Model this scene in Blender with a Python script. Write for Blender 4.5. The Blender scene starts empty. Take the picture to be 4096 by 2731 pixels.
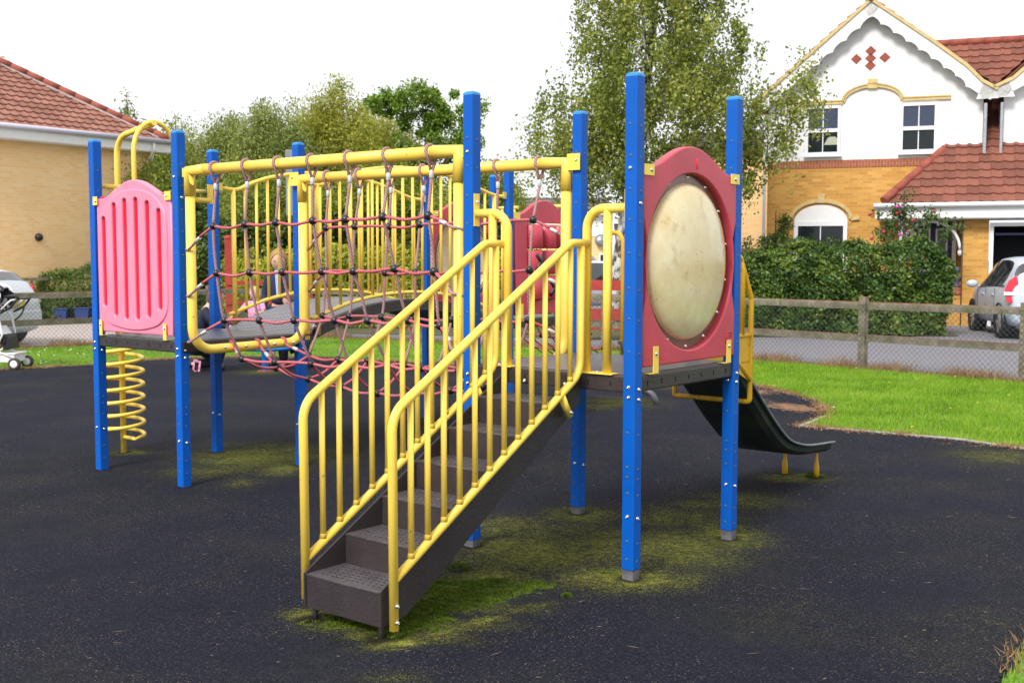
import bpy, bmesh, math, random
import numpy as np
from mathutils import Vector, Matrix
from math import sin, cos, pi, radians, sqrt
random.seed(7); RNG = np.random.default_rng(7)
scene = bpy.context.scene
COL = scene.collection
V = Vector
# ---------------------------------------------------------------- materials
def mat(name, col, rough=.5, metal=0., spec=.5, var=.0, vscale=8., bump=0., bscale=60., dirt=None, dscale=5., dthr=(.55,.7), trans=0., coat=0., stretch=None, alpha=None, sub=0., varcol=None):
    m = bpy.data.materials.new(name); m.use_nodes = True
    nt = m.node_tree; N = nt.nodes; L = nt.links
    b = N['Principled BSDF']
    b.inputs['Roughness'].default_value = rough; b.inputs['Metallic'].default_value = metal
    b.inputs['Specular IOR Level'].default_value = spec
    b.inputs['Coat Weight'].default_value = coat
    c = (*col, 1)
    b.inputs['Base Color'].default_value = c
    tc = N.new('ShaderNodeTexCoord'); src = tc.outputs['Object']
    if stretch:
        mp = N.new('ShaderNodeMapping'); mp.inputs['Scale'].default_value = stretch
        L.new(src, mp.inputs['Vector']); src = mp.outputs['Vector']
    out = None
    if var > 0:
        n = N.new('ShaderNodeTexNoise'); n.inputs['Scale'].default_value = vscale; n.inputs['Detail'].default_value = 5
        L.new(src, n.inputs['Vector'])
        mx = N.new('ShaderNodeMix'); mx.data_type = 'RGBA'
        lo = varcol if varcol else tuple(x*(1-var) for x in col)
        mx.inputs[6].default_value = (*lo, 1); mx.inputs[7].default_value = (*[min(1, x*(1+var*.6)) for x in col], 1) if not varcol else c
        r = N.new('ShaderNodeMapRange'); r.inputs[1].default_value = .3; r.inputs[2].default_value = .7
        L.new(n.outputs['Fac'], r.inputs[0]); L.new(r.outputs[0], mx.inputs[0])
        out = mx.outputs[2]
    if dirt:
        n = N.new('ShaderNodeTexNoise'); n.inputs['Scale'].default_value = dscale; n.inputs['Detail'].default_value = 8; n.inputs['Roughness'].default_value = .65
        L.new(src, n.inputs['Vector'])
        r = N.new('ShaderNodeMapRange'); r.inputs[1].default_value = dthr[0]; r.inputs[2].default_value = dthr[1]
        L.new(n.outputs['Fac'], r.inputs[0])
        mx = N.new('ShaderNodeMix'); mx.data_type = 'RGBA'
        if out: L.new(out, mx.inputs[6])
        else: mx.inputs[6].default_value = c
        mx.inputs[7].default_value = (*dirt, 1)
        L.new(r.outputs[0], mx.inputs[0]); out = mx.outputs[2]
    if out: L.new(out, b.inputs['Base Color'])
    if bump > 0:
        n = N.new('ShaderNodeTexNoise'); n.inputs['Scale'].default_value = bscale; n.inputs['Detail'].default_value = 4
        L.new(src, n.inputs['Vector'])
        bp = N.new('ShaderNodeBump'); bp.inputs['Strength'].default_value = bump; bp.inputs['Distance'].default_value = .01
        L.new(n.outputs['Fac'], bp.inputs['Height']); L.new(bp.outputs[0], b.inputs['Normal'])
    if trans: b.inputs['Transmission Weight'].default_value = trans
    if sub: b.inputs['Subsurface Weight'].default_value = sub; b.inputs['Subsurface Radius'].default_value = (.03,.02,.01)
    m['out'] = 0
    return m

def mathn(nt, op, a, b=None):
    n = nt.nodes.new('ShaderNodeMath'); n.operation = op
    for i, v in enumerate((a, b)):
        if v is None: continue
        if isinstance(v, (int, float)): n.inputs[i].default_value = v
        else: nt.links.new(v, n.inputs[i])
    return n.outputs[0]
def mixc(nt, f, a, b):
    mx = nt.nodes.new('ShaderNodeMix'); mx.data_type = 'RGBA'
    for i, v in ((0, f), (6, a), (7, b)):
        if isinstance(v, (int, float)): mx.inputs[i].default_value = v
        elif isinstance(v, tuple): mx.inputs[i].default_value = (*v, 1)
        else: nt.links.new(v, mx.inputs[i])
    return mx.outputs[2]
def noise(nt, vec, scale, detail=5, rough=.55):
    n = nt.nodes.new('ShaderNodeTexNoise'); n.inputs['Scale'].default_value = scale
    n.inputs['Detail'].default_value = detail; n.inputs['Roughness'].default_value = rough
    if vec is not None: nt.links.new(vec, n.inputs['Vector'])
    return n.outputs['Fac']
def rng(nt, v, a, b, c=0., d=1.):
    r = nt.nodes.new('ShaderNodeMapRange'); r.inputs[1].default_value = a; r.inputs[2].default_value = b
    r.inputs[3].default_value = c; r.inputs[4].default_value = d
    nt.links.new(v, r.inputs[0]); return r.outputs[0]
def newmat(name, rough=.6):
    m = bpy.data.materials.new(name); m.use_nodes = True; nt = m.node_tree
    b = nt.nodes['Principled BSDF']; b.inputs['Roughness'].default_value = rough
    tc = nt.nodes.new('ShaderNodeTexCoord')
    return m, nt, b, tc
def bumpn(nt, b, h, strength, dist):
    bp = nt.nodes.new('ShaderNodeBump'); bp.inputs['Strength'].default_value = strength; bp.inputs['Distance'].default_value = dist
    nt.links.new(h, bp.inputs['Height']); nt.links.new(bp.outputs[0], b.inputs['Normal'])

def brick_mat(name, c1, c2, mortar, bw=.225, bh=.075, axis='x', lightc=None, vertical=False):
    m, nt, b, tc = newmat(name, .85)
    sp = nt.nodes.new('ShaderNodeSeparateXYZ'); nt.links.new(tc.outputs['Object'], sp.inputs[0])
    cb = nt.nodes.new('ShaderNodeCombineXYZ')
    h = sp.outputs[0] if axis == 'x' else (sp.outputs[1] if axis == 'y' else mathn(nt, 'ADD', sp.outputs[0], sp.outputs[1]))
    if vertical: nt.links.new(sp.outputs[2], cb.inputs[0]); nt.links.new(h, cb.inputs[1])
    else: nt.links.new(h, cb.inputs[0]); nt.links.new(sp.outputs[2], cb.inputs[1])
    bt = nt.nodes.new('ShaderNodeTexBrick'); nt.links.new(cb.outputs[0], bt.inputs['Vector'])
    bt.inputs['Scale'].default_value = 1; bt.inputs['Brick Width'].default_value = bw; bt.inputs['Row Height'].default_value = bh
    bt.inputs['Mortar Size'].default_value = .008; bt.inputs['Mortar Smooth'].default_value = .3
    bt.inputs['Color1'].default_value = (*c1, 1); bt.inputs['Color2'].default_value = (*c2, 1); bt.inputs['Mortar'].default_value = (*mortar, 1)
    bt.inputs['Bias'].default_value = -.1
    col = bt.outputs['Color']
    if lightc:   # the odd pale brick, in small runs
        bt2 = nt.nodes.new('ShaderNodeTexBrick'); nt.links.new(cb.outputs[0], bt2.inputs['Vector'])
        for k, v in (('Scale', 1), ('Brick Width', bw), ('Row Height', bh), ('Mortar Size', .006), ('Bias', -.75)): bt2.inputs[k].default_value = v
        bt2.inputs['Color1'].default_value = (0, 0, 0, 1); bt2.inputs['Color2'].default_value = (1, 1, 1, 1); bt2.inputs['Mortar'].default_value = (0, 0, 0, 1)
        f = mathn(nt, 'MULTIPLY', rng(nt, bt2.outputs['Color'], .2, .7), rng(nt, noise(nt, tc.outputs['Object'], .8, 3), .42, .6))
        col = mixc(nt, f, col, lightc)
    col = mixc(nt, rng(nt, noise(nt, tc.outputs['Object'], 1.3, 6), .35, .75, 0, .35), col, tuple(x*.84 for x in c1))
    nt.links.new(col, b.inputs['Base Color'])
    bumpn(nt, b, bt.outputs['Fac'], -.4, .01)
    return m

Y1 = (.95, .68, .10)
M = {}
M['yellow'] = mat('yellow_powder_coat', Y1, .38, var=.07, vscale=6, dirt=(.34,.20,.04), dscale=34, dthr=(.665,.70), bump=.06, bscale=25)
M['yellow_old'] = mat('weathered_yellow_paint', (.74,.42,.015), .45, var=.15, vscale=5, dirt=(.16,.06,.02), dscale=13, dthr=(.6,.68), bump=.15, bscale=30)
M['blue'] = mat('blue_powder_coat', (.0,.10,.50), .48, spec=.25, var=.12, vscale=3, dirt=(.04,.10,.24), dscale=11, dthr=(.62,.78), bump=.05, bscale=12)
M['sleeve'] = mat('dirty_concrete_sleeve', (.13,.13,.145), .9, var=.5, vscale=14, bump=.3)
M['blue_cap'] = mat('faded_blue_cap', (.02,.22,.62), .5, var=.1)
M['plug'] = mat('grey_hole_plug', (.075,.10,.15), .6)
M['steel'] = mat('stainless_bolt', (.75,.74,.72), .22, 1.0)
M['galv'] = mat('galvanised_steel', (.30,.31,.33), .5, .6, var=.25, vscale=20)
M['darktube'] = mat('dull_grey_tube', (.10,.10,.12), .5, .3, var=.3)
M['bolthole'] = mat('dark_bolt_socket', (.02,.02,.02), .6)
M['pink'] = mat('sun_faded_pink_plastic', (.88,.25,.38), .42, var=.10, vscale=4, dirt=(.62,.13,.2), dscale=3, dthr=(.6,.9), bump=.05, bscale=20)
M['hotpink'] = mat('deep_red_slot_plastic', (.80,.012,.05), .4, var=.1)
M['redpanel'] = mat('red_plastic_panel', (.56,.055,.09), .38, var=.14, vscale=4, dirt=(.40,.12,.09), dscale=5, dthr=(.58,.85), bump=.05, bscale=18)
M['brownrub'] = mat('brown_rubber_coating', (.040,.031,.034), .40, var=.25, vscale=6, bump=.25, bscale=90, dirt=(.042,.045,.026), dscale=5, dthr=(.55,.8))
M['treadrub'] = mat('scuffed_grey_brown_tread', (.085,.074,.085), .38, var=.25, vscale=9, bump=.3, bscale=90, dirt=(.045,.04,.042), dscale=12, dthr=(.5,.7))
M['black'] = mat('black_plastic', (.014,.016,.022), .35, dirt=(.05,.05,.06), dscale=40, dthr=(.55,.75))
M['chute'] = mat('dull_green_black_plastic', (.022,.032,.03), .45, var=.3, vscale=4, dirt=(.05,.055,.02), dscale=4, dthr=(.5,.75))
M['chute_edge'] = mat('worn_chute_edge', (.16,.20,.21), .4, var=.3)
M['white'] = mat('white_paint', (.82,.82,.82), .5, var=.03)
M['upvc'] = mat('white_upvc', (.82,.83,.86), .3)
M['render'] = mat('white_painted_render', (.86,.86,.87), .8, var=.03, vscale=2, bump=.1, bscale=40)
M['stone'] = mat('buff_reconstituted_stone', (.62,.47,.21), .8, var=.15, bump=.2)
M['redtile'] = mat('red_clay_tile', (.30,.075,.05), .8, var=.2)
M['lead'] = mat('grey_lead_flashing', (.34,.36,.40), .6, var=.2)
M['mortar'] = mat('pale_mortar', (.46,.42,.40), .9, var=.2)
M['glass'] = mat('dark_window_glass', (.012,.018,.022), .08, spec=.4)
M['glass_blue'] = mat('sky_tinted_glass', (.03,.045,.085), .05, spec=.6, coat=.1)  # the sky's reflection is put into the base colour as blue
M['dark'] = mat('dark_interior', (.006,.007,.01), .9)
M['navy'] = mat('navy_door_paint', (.012,.012,.075), .4)
M['wood'] = mat('weathered_grey_green_timber', (.24,.20,.165), .9, var=.45, vscale=7, dirt=(.13,.13,.06), dscale=6, dthr=(.45,.7), bump=.5, bscale=50)
M['woodend'] = mat('red_brown_stained_timber', (.34,.11,.08), .9, var=.3)
M['redwood'] = mat('dark_red_painted_timber', (.34,.035,.025), .7, var=.25, vscale=5)
M['wire'] = mat('green_grey_wire', (.06,.075,.07), .6)
M['kerb'] = mat('pale_concrete_edging', (.36,.36,.35), .9, var=.3, vscale=10, bump=.3)
M['bark'] = mat('brown_grey_bark', (.10,.08,.06), .9, var=.4, bump=.6, bscale=20)
M['birchbark'] = mat('white_birch_bark', (.52,.50,.47), .8, var=.2, dirt=(.05,.04,.035), dscale=7, dthr=(.48,.56), bump=.4, bscale=20, stretch=(1,1,.45))
def rope_mat(name, a, b_):
    m, nt, b, tc = newmat(name, .8)
    w = nt.nodes.new('ShaderNodeTexWave'); w.inputs['Scale'].default_value = 28; w.inputs['Distortion'].default_value = 1.5
    w.bands_direction = 'DIAGONAL'; nt.links.new(tc.outputs['Object'], w.inputs['Vector'])
    f = mathn(nt, 'MULTIPLY', rng(nt, w.outputs['Fac'], .1, .9), rng(nt, noise(nt, tc.outputs['Object'], 5, 4), .3, .7, .35, 1))
    nt.links.new(mixc(nt, f, a, b_), b.inputs['Base Color']); bumpn(nt, b, w.outputs['Fac'], .7, .004)
    return m
M['rope'] = rope_mat('faded_red_rope', (.52,.075,.10), (.56,.22,.25))
M['ropegrey'] = rope_mat('faded_grey_pink_rope', (.33,.15,.15), (.50,.36,.37))
M['ferrule'] = mat('aluminium_ferrule', (.62,.66,.70), .4, .35)
# grooved deck
def deck_mat():
    m, nt, b, tc = newmat('ribbed_grey_rubber_deck', .33)
    sp = nt.nodes.new('ShaderNodeSeparateXYZ'); nt.links.new(tc.outputs['Object'], sp.inputs[0])
    w = mathn(nt, 'SINE', mathn(nt, 'MULTIPLY', sp.outputs[1], 2*pi/.035))
    f = rng(nt, w, -.3, .6)
    base = mixc(nt, rng(nt, noise(nt, tc.outputs['Object'], 7, 6), .35, .7), (.10,.097,.12), (.20,.19,.24))
    nt.links.new(mixc(nt, f, (.06,.057,.07), base), b.inputs['Base Color'])
    bumpn(nt, b, w, .5, .003); return m
M['deck'] = deck_mat()
def mesh_mat():
    m, nt, b, tc = newmat('raised_chequer_bridge_tread', .35)
    sp = nt.nodes.new('ShaderNodeSeparateXYZ'); nt.links.new(tc.outputs['Object'], sp.inputs[0])
    k = 2*pi/.10
    p = mathn(nt, 'SINE', mathn(nt, 'MULTIPLY', mathn(nt, 'ADD', sp.outputs[0], mathn(nt, 'MULTIPLY', sp.outputs[1], 1.6)), k))
    q = mathn(nt, 'SINE', mathn(nt, 'MULTIPLY', mathn(nt, 'SUBTRACT', sp.outputs[0], mathn(nt, 'MULTIPLY', sp.outputs[1], 1.6)), k))
    h = mathn(nt, 'MULTIPLY', p, q)
    f = rng(nt, h, -.25, .15)
    nt.links.new(mixc(nt, f, (.012,.012,.018), mixc(nt, noise(nt, tc.outputs['Object'], 9), (.22,.22,.26), (.36,.36,.42))), b.inputs['Base Color'])
    bumpn(nt, b, h, .8, .008); return m
M['bridge'] = mesh_mat()
def dome_mat():
    m, nt, b, tc = newmat('scuffed_cream_acrylic_dome', .2)
    b.inputs['Coat Weight'].default_value = .5; b.inputs['Coat Roughness'].default_value = .12
    o = tc.outputs['Object']
    n1 = rng(nt, noise(nt, o, 3.2, 6, .6), .35, .68)
    c = mixc(nt, n1, (.70,.53,.25), (.86,.78,.54))
    c = mixc(nt, rng(nt, noise(nt, o, 5.5, 9, .75), .54, .68, 0, .65), c, (.42,.29,.10))
    c = mixc(nt, rng(nt, noise(nt, o, 24, 6, .75), .62, .70, 0, .8), c, (.13,.09,.05))
    nt.links.new(c, b.inputs['Base Color'])
    nt.links.new(rng(nt, n1, 0, 1, .10, .30), b.inputs['Roughness'])
    c = mixc(nt, rng(nt, noise(nt, o, 1.7, 4), .48, .60, 0, .35), c, (.55,.36,.14)); nt.links.new(c, b.inputs['Base Color'])
    return m
M['dome'] = dome_mat()
M['ring'] = mat('brown_clear_acrylic_flange', (.15,.06,.035), .25, var=.3, vscale=6, dirt=(.3,.05,.05), dscale=9, dthr=(.5,.7), coat=.3)

# ---------------------------------------------------------------- mesh builder
class MB:
    def __init__(s): s.v = []; s.f = []; s.mi = []; s.sm = []
    def add(s, vs, fs, mi=0, smooth=False):
        o = len(s.v); s.v += [tuple(x) for x in vs]
        for f in fs: s.f.append(tuple(i+o for i in f)); s.mi.append(mi); s.sm.append(smooth)
        return s
    def box(s, x0, y0, z0, x1, y1, z1, mi=0, T=None):
        vs = [V((x, y, z)) for z in (z0, z1) for y in (y0, y1) for x in (x0, x1)]
        if T: vs = [T @ v for v in vs]
        return s.add(vs, [(0,2,3,1),(4,5,7,6),(0,1,5,4),(2,6,7,3),(0,4,6,2),(1,3,7,5)], mi)
    def cbox(s, c, d, mi=0, T=None):
        return s.box(c[0]-d[0]/2, c[1]-d[1]/2, c[2]-d[2]/2, c[0]+d[0]/2, c[1]+d[1]/2, c[2]+d[2]/2, mi, T)
    def bar(s, a, b, w, h, mi=0):       # rectangular bar from a to b, w sideways, h in the upward sense
        a, b = V(a), V(b); d = (b-a).normalized(); up = V((0,0,1))
        if abs(d.z) > .99: up = V((0,1,0))
        x = d.cross(up).normalized(); y = x.cross(d).normalized()
        vs = [p + x*i*w/2 + y*j*h/2 for p in (a, b) for i, j in ((-1,-1),(1,-1),(1,1),(-1,1))]
        return s.add(vs, [(0,1,2,3),(7,6,5,4),(0,4,5,1),(1,5,6,2),(2,6,7,3),(3,7,4,0)], mi)
    def tube(s, pts, r, n=10, mi=0, closed=False, caps=True):
        P = [V(p) for p in pts]
        if not closed:
            Q = [P[0]]
            for p in P[1:]:
                if (p-Q[-1]).length > 1e-5: Q.append(p)
            P = Q
        N_ = len(P); R = r if hasattr(r, '__len__') else [r]*N_
        t0 = (P[1]-P[0]).normalized(); up = V((0,0,1)) if abs(t0.z) < .9 else V((1,0,0))
        nx = t0.cross(up).normalized(); vs = []
        for i in range(N_):
            if closed: t = (P[(i+1) % N_]-P[i-1]).normalized()
            else: t = (P[min(i+1, N_-1)]-P[max(i-1, 0)]).normalized()
            nx = (nx - t*nx.dot(t)).normalized(); ny = t.cross(nx)
            k = 1.
            if 0 < i < N_-1 or closed:
                a_ = (P[i]-P[i-1]).normalized(); c_ = a_.dot(t); k = 1/max(c_, .6)
            for j in range(n):
                a = 2*pi*j/n; vs.append(P[i] + (nx*cos(a) + ny*sin(a))*R[i])
        fs = []
        for i in range(N_ if closed else N_-1):
            for j in range(n):
                a, b = i*n+j, i*n+(j+1) % n; c, d = ((i+1) % N_)*n+j, ((i+1) % N_)*n+(j+1) % n
                fs.append((a, b, d, c))
        s.add(vs, fs, mi, True)
        if caps and not closed:
            o = len(s.v)-len(vs)
            s.f.append(tuple(o+j for j in range(n))[::-1]); s.mi.append(mi); s.sm.append(False)
            s.f.append(tuple(o+(N_-1)*n+j for j in range(n))); s.mi.append(mi); s.sm.append(False)
        return s
    def lathe(s, prof, c=(0,0,0), axis=(0,0,1), n=16, mi=0, smooth=True):
        ax = V(axis).normalized(); up = V((0,0,1)) if abs(ax.z) < .9 else V((1,0,0))
        x = ax.cross(up).normalized(); y = ax.cross(x); c = V(c); vs = []
        for (r, h) in prof:
            for j in range(n):
                a = 2*pi*j/n; vs.append(c + ax*h + (x*cos(a)+y*sin(a))*r)
        fs = [(i*n+j, i*n+(j+1) % n, (i+1)*n+(j+1) % n, (i+1)*n+j) for i in range(len(prof)-1) for j in range(n)]
        return s.add(vs, fs, mi, smooth)
    def ball(s, c, r, n=12, mi=0):
        rx = r if hasattr(r, '__len__') else (r, r, r); c = V(c); vs = []; m = n//2
        for i in range(m+1):
            th = pi*i/m
            for j in range(n):
                a = 2*pi*j/n; vs.append(c + V((rx[0]*sin(th)*cos(a), rx[1]*sin(th)*sin(a), rx[2]*cos(th))))
        fs = [(i*n+j, (i+1)*n+j, (i+1)*n+(j+1) % n, i*n+(j+1) % n) for i in range(m) for j in range(n)]
        return s.add(vs, fs, mi, True)
    def prism(s, pts, vec, mi=0):       # polygon in 3D swept along vec
        P = [V(p) for p in pts]; vec = V(vec); n = len(P)
        s.add(P + [p+vec for p in P], [tuple(range(n))[::-1], tuple(range(n, 2*n))] + [(i, (i+1) % n, (i+1) % n+n, i+n) for i in range(n)], mi)
        return s
    def build(s, name, mats, parent=None, bevel=0., loc=None, smooth=None, bseg=2):
        me = bpy.data.meshes.new(name); me.from_pydata(s.v, [], s.f); me.validate(clean_customdata=False)
        if not isinstance(mats, (list, tuple)): mats = [mats]
        for m in mats: me.materials.append(m)
        if len(me.polygons) == len(s.f):
            me.polygons.foreach_set('material_index', s.mi); me.polygons.foreach_set('use_smooth', s.sm)
        bm = bmesh.new(); bm.from_mesh(me); bmesh.ops.recalc_face_normals(bm, faces=bm.faces)
        if bevel > 0:
            es = [e for e in bm.edges if len(e.link_faces) == 2 and e.calc_face_angle() > .7]
            bmesh.ops.bevel(bm, geom=es, offset=bevel, segments=bseg, affect='EDGES', profile=.6)
        bm.to_mesh(me); bm.free()
        if smooth:
            for p in me.polygons: p.use_smooth = True
        o = bpy.data.objects.new(name, me); COL.objects.link(o)
        if parent: o.parent = parent
        if loc is not None: o.location = loc
        return o
def tag(o, label=None, cat=None, group=None, kind=None):
    if label: o['label'] = label
    if cat: o['category'] = cat
    if group: o['group'] = group
    if kind: o['kind'] = kind
    return o
def empty(name, loc=(0,0,0), rz=0., label=None, cat=None, group=None):
    o = bpy.data.objects.new(name, None); COL.objects.link(o); o.location = loc; o.rotation_euler = (0,0,rz)
    o.empty_display_size = .1
    return tag(o, label, cat, group)
def copy_mesh(o, parent, loc):
    c = o.copy(); COL.objects.link(c); c.parent = parent; c.location = loc; return c
def copy_tree(o, parent=None):
    c = o.copy(); COL.objects.link(c); c.parent = parent
    for ch in list(o.children): copy_tree(ch, c)
    return c
def fillet(pts, r, n=6):
    P = [V(p) for p in pts]; out = [P[0]]
    for i in range(1, len(P)-1):
        a, b, c = P[i-1], P[i], P[i+1]; u = (a-b); w = (c-b); lu, lw = u.length, w.length
        u.normalize(); w.normalize(); ang = u.angle(w)
        if abs(ang-pi) < .02: out.append(b); continue
        rr = r[i-1] if hasattr(r, '__len__') else r
        d = min(rr/math.tan(ang/2), lu*.49, lw*.49); p0, p1 = b+u*d, b+w*d
        bis = (u+w).normalized(); R_ = d*math.tan(ang/2); cen = b + bis*(R_/sin(ang/2))
        v0, v1 = (p0-cen), (p1-cen); tot = v0.angle(v1)
        for k in range(n+1):
            f = k/n; vv = (v0*sin((1-f)*tot)+v1*sin(f*tot))/sin(tot); out.append(cen+vv)
    out.append(P[-1]); return out
def curve(pts, n=8, closed=False):      # Catmull-Rom through the points
    P = [V(p) for p in pts]; out = []; N_ = len(P)
    for i in range(N_ if closed else N_-1):
        p0 = P[i-1] if (i > 0 or closed) else P[0]*2-P[1]; p1 = P[i]; p2 = P[(i+1) % N_]
        p3 = P[(i+2) % N_] if (closed or i+2 < N_) else P[-1]*2-P[-2]
        for k in range(n):
            t = k/n
            out.append(.5*((2*p1)+(p2-p0)*t+(2*p0-5*p1+4*p2-p3)*t*t+(3*p1-p0-3*p2+p3)*t**3))
    if not closed: out.append(P[-1])
    return out
def plate(name, outer, holes, thick, bevel, mat_, parent, M4):
    """flat plate with holes: 2-D outline (x,y), thickness along local z, then placed by matrix M4"""
    cu = bpy.data.curves.new(name, 'CURVE'); cu.dimensions = '2D'; cu.fill_mode = 'BOTH'
    for loop in [outer]+list(holes):
        sp = cu.splines.new('POLY'); sp.points.add(len(loop)-1); sp.use_cyclic_u = True
        for i, (x, y) in enumerate(loop): sp.points[i].co = (x, y, 0, 1)
    cu.extrude = thick/2-bevel; cu.bevel_depth = bevel; cu.bevel_resolution = 2; cu.offset = -bevel
    tmp = bpy.data.objects.new(name, cu); COL.objects.link(tmp)
    dg = bpy.context.evaluated_depsgraph_get(); dg.update()
    me = bpy.data.meshes.new_from_object(tmp.evaluated_get(dg)); me.name = name
    bpy.data.objects.remove(tmp); bpy.data.curves.remove(cu)
    me.transform(M4); me.materials.clear(); me.materials.append(mat_)
    bm = bmesh.new(); bm.from_mesh(me); bmesh.ops.remove_doubles(bm, verts=bm.verts, dist=1e-5); bm.to_mesh(me); bm.free()
    o = bpy.data.objects.new(name, me); COL.objects.link(o); o.parent = parent
    return o
def M_xz(y=0., flip=False):             # 2-D (x,y) -> world (x, ., z) at depth y
    return Matrix(((1,0,0,0),(0,0,1,y),(0,1,0,0),(0,0,0,1)))
def M_yz(x=0.):                          # 2-D (x,y) -> (., y, z)
    return Matrix(((0,0,1,x),(1,0,0,0),(0,1,0,0),(0,0,0,1)))
def ell(cx, cy, rx, ry, n=48, a0=0, a1=2*pi):
    return [(cx+rx*cos(a0+(a1-a0)*i/n), cy+ry*sin(a0+(a1-a0)*i/n)) for i in range(n if a1-a0 > 6.2 else n+1)]
# ================================================================ CLIMBING FRAME  (local axes: x along the rope tunnel, y away from the stairs, z up)
ANG = -.6743; A = 1.039; G = 2.613
frame = empty('climbing_frame', (-.2249, 6.2719, 0), ANG, 'blue and yellow climbing frame with stairs, rope tunnel, arched bridge and slide', 'climbing frame')
HW = .0345
def bolt_mesh(r=.0085):
    b = MB(); b.lathe([(r*1.25, 0), (r*1.25, .0015), (r, .003), (r*.85, .0065), (r*.45, .0085), (r*.4, .0085), (r*.38, .006), (0, .006)], n=12)
    o = b.build('bolt', M['steel'], frame); return o
BOLT = bolt_mesh(); _first = [True]
def bolt(parent, loc, nrm):
    if _first[0]: o = BOLT; _first[0] = False; o.parent = parent
    else: o = BOLT.copy(); COL.objects.link(o); o.parent = parent
    o.location = loc; o.rotation_euler = V(nrm).to_track_quat('Z', 'Y').to_euler(); return o
PL = [.11,.20,.44,.52,.57,.74,1.14,1.30,1.45,1.62,1.78,1.93,2.09,2.24]
def post(s, t, H, sleeve=0., bolts=True, lab=None):
    b = MB(); z0 = sleeve
    b.box(-HW, -HW, z0, HW, HW, H-.022, 0)
    cap = MB()
    me = b
    # rounded cap
    cap.add([(-HW-.001,-HW-.001,H-.022),(HW+.001,-HW-.001,H-.022),(HW+.001,HW+.001,H-.022),(-HW-.001,HW+.001,H-.022),
             (-HW+.002,-HW+.002,H-.008),(HW-.002,-HW+.002,H-.008),(HW-.002,HW-.002,H-.008),(-HW+.002,HW-.002,H-.008),
             (-HW+.013,-HW+.013,H),(HW-.013,-HW+.013,H),(HW-.013,HW-.013,H),(-HW+.013,HW-.013,H)],
            [(0,1,5,4),(1,2,6,5),(2,3,7,6),(3,0,4,7),(4,5,9,8),(5,6,10,9),(6,7,11,10),(7,4,8,11),(8,9,10,11),(3,2,1,0)])
    o = b.build('post', [M['blue'], M['plug']], frame, bevel=.006, loc=(s, t, 0))
    # hole plugs, part of the post's own surface
    p = MB()
    for z in PL:
        for (nx, ny) in ((0,-1),(1,0),(-1,0),(0,1)):
            off = random.uniform(-.003, .003)+(.001 if nx else -.004)
            c = (nx*HW + (off if ny else 0), ny*HW + (off if nx else 0), z + (.0 if ny else -.012))
            p.lathe([(.0078, 0), (.0070, .0014), (0, .0020)], c, (nx, ny, 0), n=8, mi=1)
    pm = p.build('tmp', [M['blue'], M['plug']])
    bm = bmesh.new(); bm.from_mesh(o.data); bm.from_mesh(pm.data); bm.to_mesh(o.data); bm.free(); bpy.data.objects.remove(pm)
    cap.build('post_cap', M['blue_cap'], o, bevel=.002)
    if sleeve:
        sb = MB(); sb.box(-HW+.004, -HW+.004, -.02, HW-.004, HW-.004, sleeve+.004); sb.build('concrete_sleeve', M['sleeve'], o)
    if bolts:
        for z in (.325, .915, .965):
            bolt(o, (-.002, -HW, z), (0,-1,0)); bolt(o, (HW, .002, z-.012), (1,0,0))
    return o
HL, HR = 2.456, 2.486
L1 = (-G-A-.003, 0); L2 = (-G-.018, 0); L3 = (-G-A+.02, A-.005); L4 = (-G-.01, A+.02)
R4 = (.008, 0); R1 = (A+.008, 0); R3 = (-.012, A); R2 = (A-.004, A)
for c in (L1, L2, L3, L4): post(*c, HL)
for c, sl in ((R4, .045), (R1, .055), (R3, .05), (R2, .06)): post(*c, HR, sl)
TC = A*3 + .46            # where the far tower starts
for c in ((-G-A, TC), (-G, TC), (-G-A, TC+A), (-G, TC+A)): post(*c, HL)
bolt(frame, (R4[0]-.003, -HW, 2.165), (0,-1,0)); bolt(frame, (R1[0]-.003, -HW, 2.03), (0,-1,0))
bolt(frame, (R1[0]+HW, .003, 1.86), (1,0,0)); bolt(frame, (L2[0]+HW, 0, 2.0), (1,0,0)); bolt(frame, (L2[0]-.002, -HW, 2.14), (0,-1,0))
# ---- platforms
def platform(s0, t0):
    b = MB(); e = .02
    b.box(s0-e, t0-e, .935, s0+A+e, t0+A+e, 1.016)
    o = b.build('platform', [M['brownrub']], frame, bevel=.008)
    d = MB(); d.box(s0+.03, t0+.03, 1.0165, s0+A-.03, t0+A-.03, 1.0195); d.build('ribbed_deck', M['deck'], o)
    h = MB()
    for k in range(7):
        x = s0+.12+k*.135
        for (cx, cy, dx, dy) in ((x, t0-e, .008, .003), (s0+A+e, t0+.12+k*.135, .003, .008)):
            h.cbox((cx, cy, .975), (dx, dy, .026))
    h.build('drain_slot', M['dark'], o)
    return o
platform(-G-A, 0); platform(0, 0); platform(-G-A, TC)
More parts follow.
